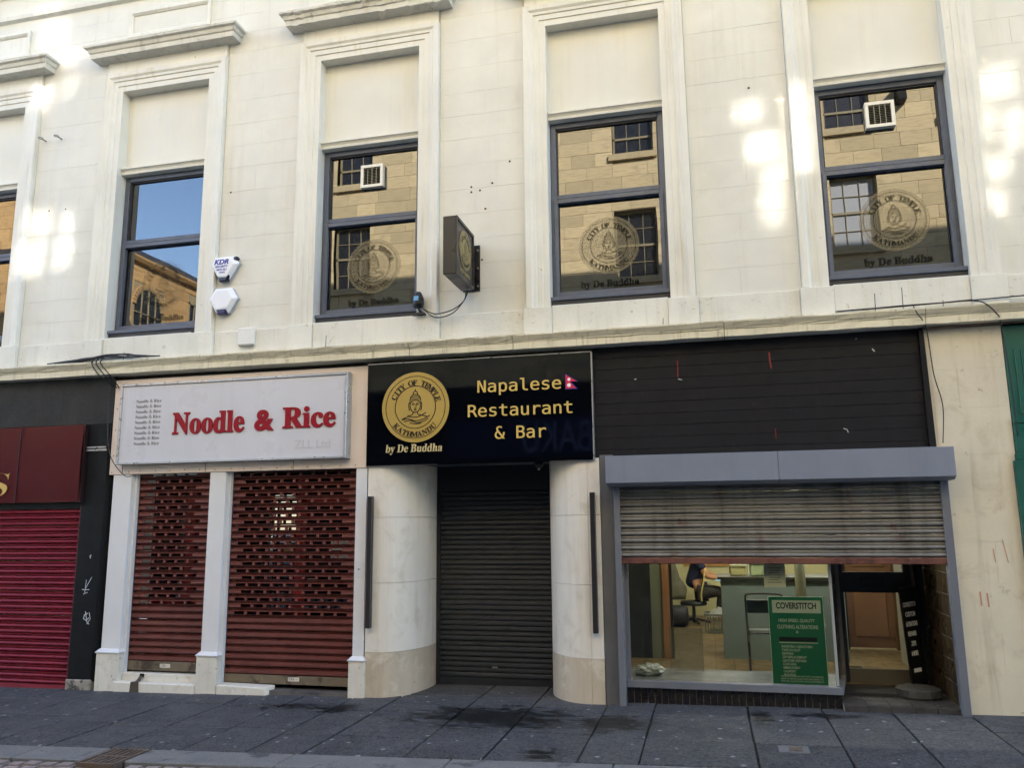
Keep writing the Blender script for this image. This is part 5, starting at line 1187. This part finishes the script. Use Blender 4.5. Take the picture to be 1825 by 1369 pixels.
def opp_window(c, z0, z1, ncol, nrow, glass, tiltf=None, w_=.55, nm='window'):
    wn = part_empty(nm, oa); y = AY-.22
    bars = MB(); x0, x1 = c-w_, c+w_
    bars.box(x0, x0+.05, y, y+.06, z0, z1).box(x1-.05, x1, y, y+.06, z0, z1).box(x0, x1, y, y+.06, z1-.05, z1).box(x0, x1, y, y+.06, z0, z0+.06)
    for i in range(1, ncol): bars.box(x0+(x1-x0)*i/ncol-.008, x0+(x1-x0)*i/ncol+.008, y, y+.045, z0, z1)
    for j in range(1, nrow): bars.box(x0, x1, y, y+(.06 if j == nrow//2 else .045), z0+(z1-z0)*j/nrow-(.03 if j == nrow//2 else .008), z0+(z1-z0)*j/nrow+(.03 if j == nrow//2 else .008))
    bars.build('glazing_bars', m_glazebar, wn)
    for i in range(ncol):
        for j in range(nrow):
            a, b_ = x0+(x1-x0)*i/ncol+.01, x0+(x1-x0)*(i+1)/ncol-.01; c0, c1 = z0+(z1-z0)*j/nrow+.01, z0+(z1-z0)*(j+1)/nrow-.01
            tx, tz = tiltf(i, j) if tiltf else (0, 0)
            hx, hz = (b_-a)/2, (c1-c0)/2; f_ = lambda sx, sz: y+.015+tx*sx*hx+tz*sz*hz
            MB().add([(a, f_(-1, -1), c0), (b_, f_(1, -1), c0), (b_, f_(1, 1), c1), (a, f_(-1, 1), c1)], [(0, 1, 2, 3)]).build('pane', glass, wn)
    box('backing', x0, x1, y-.12, y-.03, z0, z1, m_black, wn)
    box('window_sill', x0-.1, x1+.1, AY-.2, AY+.09, z0-.18, z0, m_sand, wn)
    box('reveal', x0-.002, x0, AY-.5, AY, z0, z1, m_mortar, wn)
for i, x in enumerate(cols):
    opp_window(x, 8.15, 10.0, 3, 4, m_skypane if i == 5 else m_oldpane); opp_window(x, 11.45, 13.0, 3, 3, m_oldpane)
for r_, g in zip(SRC, SUNPANES):
    wn = part_empty('window', oa); y = AY-.1; fm = MB()
    for a, b_, z0, z1 in facade_mesh(*r_, g): fm.box(a, b_, y-.05, y, z0, z1)
    fm.build('glazing_bars', m_glazebar, wn)
    for p in g:
        box('sash_bead', p[0]-.004, p[1]+.004, y-.03, y-.02, p[2]-.004, p[3]+.004, m_glazebar, wn)
        MB().add([(p[0], y-.01, p[2]), (p[1], y-.01, p[2]), (p[1], y-.01, p[3]), (p[0], y-.01, p[3])], [(0, 1, 2, 3)]).build('pane', m_sunpane, wn)
    box('backing', r_[0], r_[1], y-.12, y-.06, r_[2], r_[3], m_black, wn)
box('shop_wall', -11.2, 15.5, AY-.5, AY-.02, -.4, 5.2, m_black, oa); box('shop_fascia', -6.5, 1.0, AY-.02, AY+.12, 3.3, 4.3, m_bluefascia, oa)
put_text('shop_lettering', 'BAKU', 0, 1, 0, 0, flat('neon_grey', lin(120, 130, 170), .4), oa, None, .03, -.0, 0, z1=1, xf=Matrix.Translation((-2.75, AY+.15, 3.4)) @ Matrix(((-1.75, 0, 0, 0), (0, 0, 1, 0), (0, .8, 0, 0), (0, 0, 0, 1))))
# lamp fitting on the far wall
box('wall_lamp', 5.05, 5.25, AY, AY+.35, 11.9, 12.35, m_black, oa)
# corner building beyond the side street: its flank faces us in the leftmost windows
ob = thing('corner_building', (-17.25, -15, 0), 'orange sandstone corner building with arched window and slate roof, seen only mirrored', 'building')
BX = -17.25
P = lambda u, d, z: (BX+d, -12.0-u, z)          # u runs away from the street
HB = [(.5, 1.75, 7.2, 8.75), (3.1, 3.75, 7.6, 9.55), (5.6, 6.25, 7.6, 9.55)]
wb_ = MB()
for a, b_, z0, z1 in facade_mesh(-.0, 9.0, 0, 10.05, HB):
    wb_.add([P(u, d, z) for z in (z0, z1) for u, d in ((a, -.4), (b_, -.4), (b_, 0), (a, 0))], [(0, 3, 2, 1), (4, 5, 6, 7), (0, 1, 5, 4), (1, 2, 6, 5), (2, 3, 7, 6), (3, 0, 4, 7)])
wb_.build('wall', m_mortar, ob)
HB2 = [(.38, 1.87, 7.2, 9.5)]+HB[1:]
stonework('stonework', 0, 9.0, 4, 10.05, HB2, .40, m_sandred, ob, 6, lambda x, y, z: P(x, y, z))
# arch head
ar = MB(); uc, zc, r0, r1 = 1.125, 8.75, .625, .76
n = 18
for i in range(n):
    a, b_ = math.pi*i/n+.012, math.pi*(i+1)/n-.012
    ar.add([P(uc+r*math.cos(t), d, zc+r*math.sin(t)) for d in (0, .05) for r, t in ((r0, a), (r1, a), (r1, b_), (r0, b_))], [(0, 3, 2, 1), (4, 5, 6, 7), (0, 1, 5, 4), (1, 2, 6, 5), (2, 3, 7, 6), (3, 0, 4, 7)])
ar.build('arch_stones', m_sandred, ob)
ag = MB(); pts = [(uc-r0, 7.2), (uc+r0, 7.2)]+[(uc+r0*math.cos(math.pi*i/16), zc+r0*math.sin(math.pi*i/16)) for i in range(17)]
ag.add([P(u, .004, z) for u, z in pts], [tuple(range(len(pts)))]); ag.build('arch_pane', m_oldpane, ob)
gb = MB()
def barB(u0, z0, u1, z1, wd=.03):
    d = Vector((u1-u0, z1-z0)).normalized(); nn = Vector((-d.y, d.x))*wd/2
    gb.add([P(u, dd, z) for dd in (.006, .04) for u, z in ((u0+nn.x, z0+nn.y), (u1+nn.x, z1+nn.y), (u1-nn.x, z1-nn.y), (u0-nn.x, z0-nn.y))], [(0, 3, 2, 1), (4, 5, 6, 7), (0, 1, 5, 4), (1, 2, 6, 5), (2, 3, 7, 6), (3, 0, 4, 7)])
for i in range(1, 4): barB(uc-r0+2*r0*i/4, 7.2, uc-r0+2*r0*i/4, zc+math.sqrt(max(0, r0*r0-(r0*(i/2-1))**2)))
for z in (7.6, 8.05, 8.5): barB(uc-r0, z, uc+r0, z)
for i in range(16): barB(uc+(r0-.02)*math.cos(math.pi*i/16), zc+(r0-.02)*math.sin(math.pi*i/16), uc+(r0-.02)*math.cos(math.pi*(i+1)/16), zc+(r0-.02)*math.sin(math.pi*(i+1)/16), .05)
for h in HB[1:]:
    for i in range(2): barB(h[0]+.03+(h[1]-h[0]-.06)*i, h[2], h[0]+.03+(h[1]-h[0]-.06)*i, h[3], .06)
    barB((h[0]+h[1])/2, h[2], (h[0]+h[1])/2, h[3]); barB(h[0], (h[2]+h[3])/2, h[1], (h[2]+h[3])/2, .05); barB(h[0], h[3]-.03, h[1], h[3]-.03, .06)
    MB().add([P(h[0], -.02, h[2]), P(h[1], -.02, h[2]), P(h[1], -.02, h[3]), P(h[0], -.02, h[3])], [(0, 1, 2, 3)]).build('pane', m_oldpane, ob)
gb.build('glazing_bars', m_glazebar, ob)
ev = MB(); ev.add([P(u, d, z) for u in (-.3, 9) for d, z in ((-.1, 10.05), (.14, 10.10), (.2, 10.2), (.2, 10.27), (-.1, 10.3))], [(0, 1, 6, 5), (1, 2, 7, 6), (2, 3, 8, 7), (3, 4, 9, 8), (0, 4, 3, 2, 1), (5, 6, 7, 8, 9)]); ev.build('eaves', m_sandred, ob)
rf = MB(); rf.add([P(-.3, .16, 10.27), P(9, .16, 10.27), P(9, -4, 12.6), P(1.5, -4, 12.6), P(-.3, -8, 10.27), P(9, -8, 10.27)], [(0, 1, 2, 3), (0, 3, 4), (3, 2, 5, 4)]); rf.build('roof', m_slate, ob)
box('street_front', -30, BX-.4, -12.4, -12.0, 0, 13.6, m_mortar, ob)
stonework('stonework', -28, BX-.4, 5, 13.6, [], .40, m_sandred, ob, 9, lambda x, y, z: (x, -12.0+y, z))
te = thing('sky_screen_block', (-14, -62, 0), 'pale unseen block added to hide bright sky at the far end of the side street', 'building')  # unseen block added to keep horizon sky out of the shop glass
box('wall', -32, 4, -66, -60, -.6, 9.0, m_plainwall, te); box('roof', -32.2, 4.2, -66.2, -59.8, 9.0, 9.4, m_slate, te)
# plain unseen blocks added along our side to keep the street in shade
for x0, x1, h, side in ((7.5, 40, 17.0, 'right'), (-45, -13.5, 16, 'left')):
    nb = thing('shading_block', ((x0+x1)/2, 4, 0), 'plain unseen block added to shade the street beyond the %s edge of the picture' % side, 'building')
    box('wall', x0, x1, .0, 9, -.4, h, m_plainwall, nb); box('roof', x0, x1, -.1, 9.1, h, h+.3, m_slate, nb)
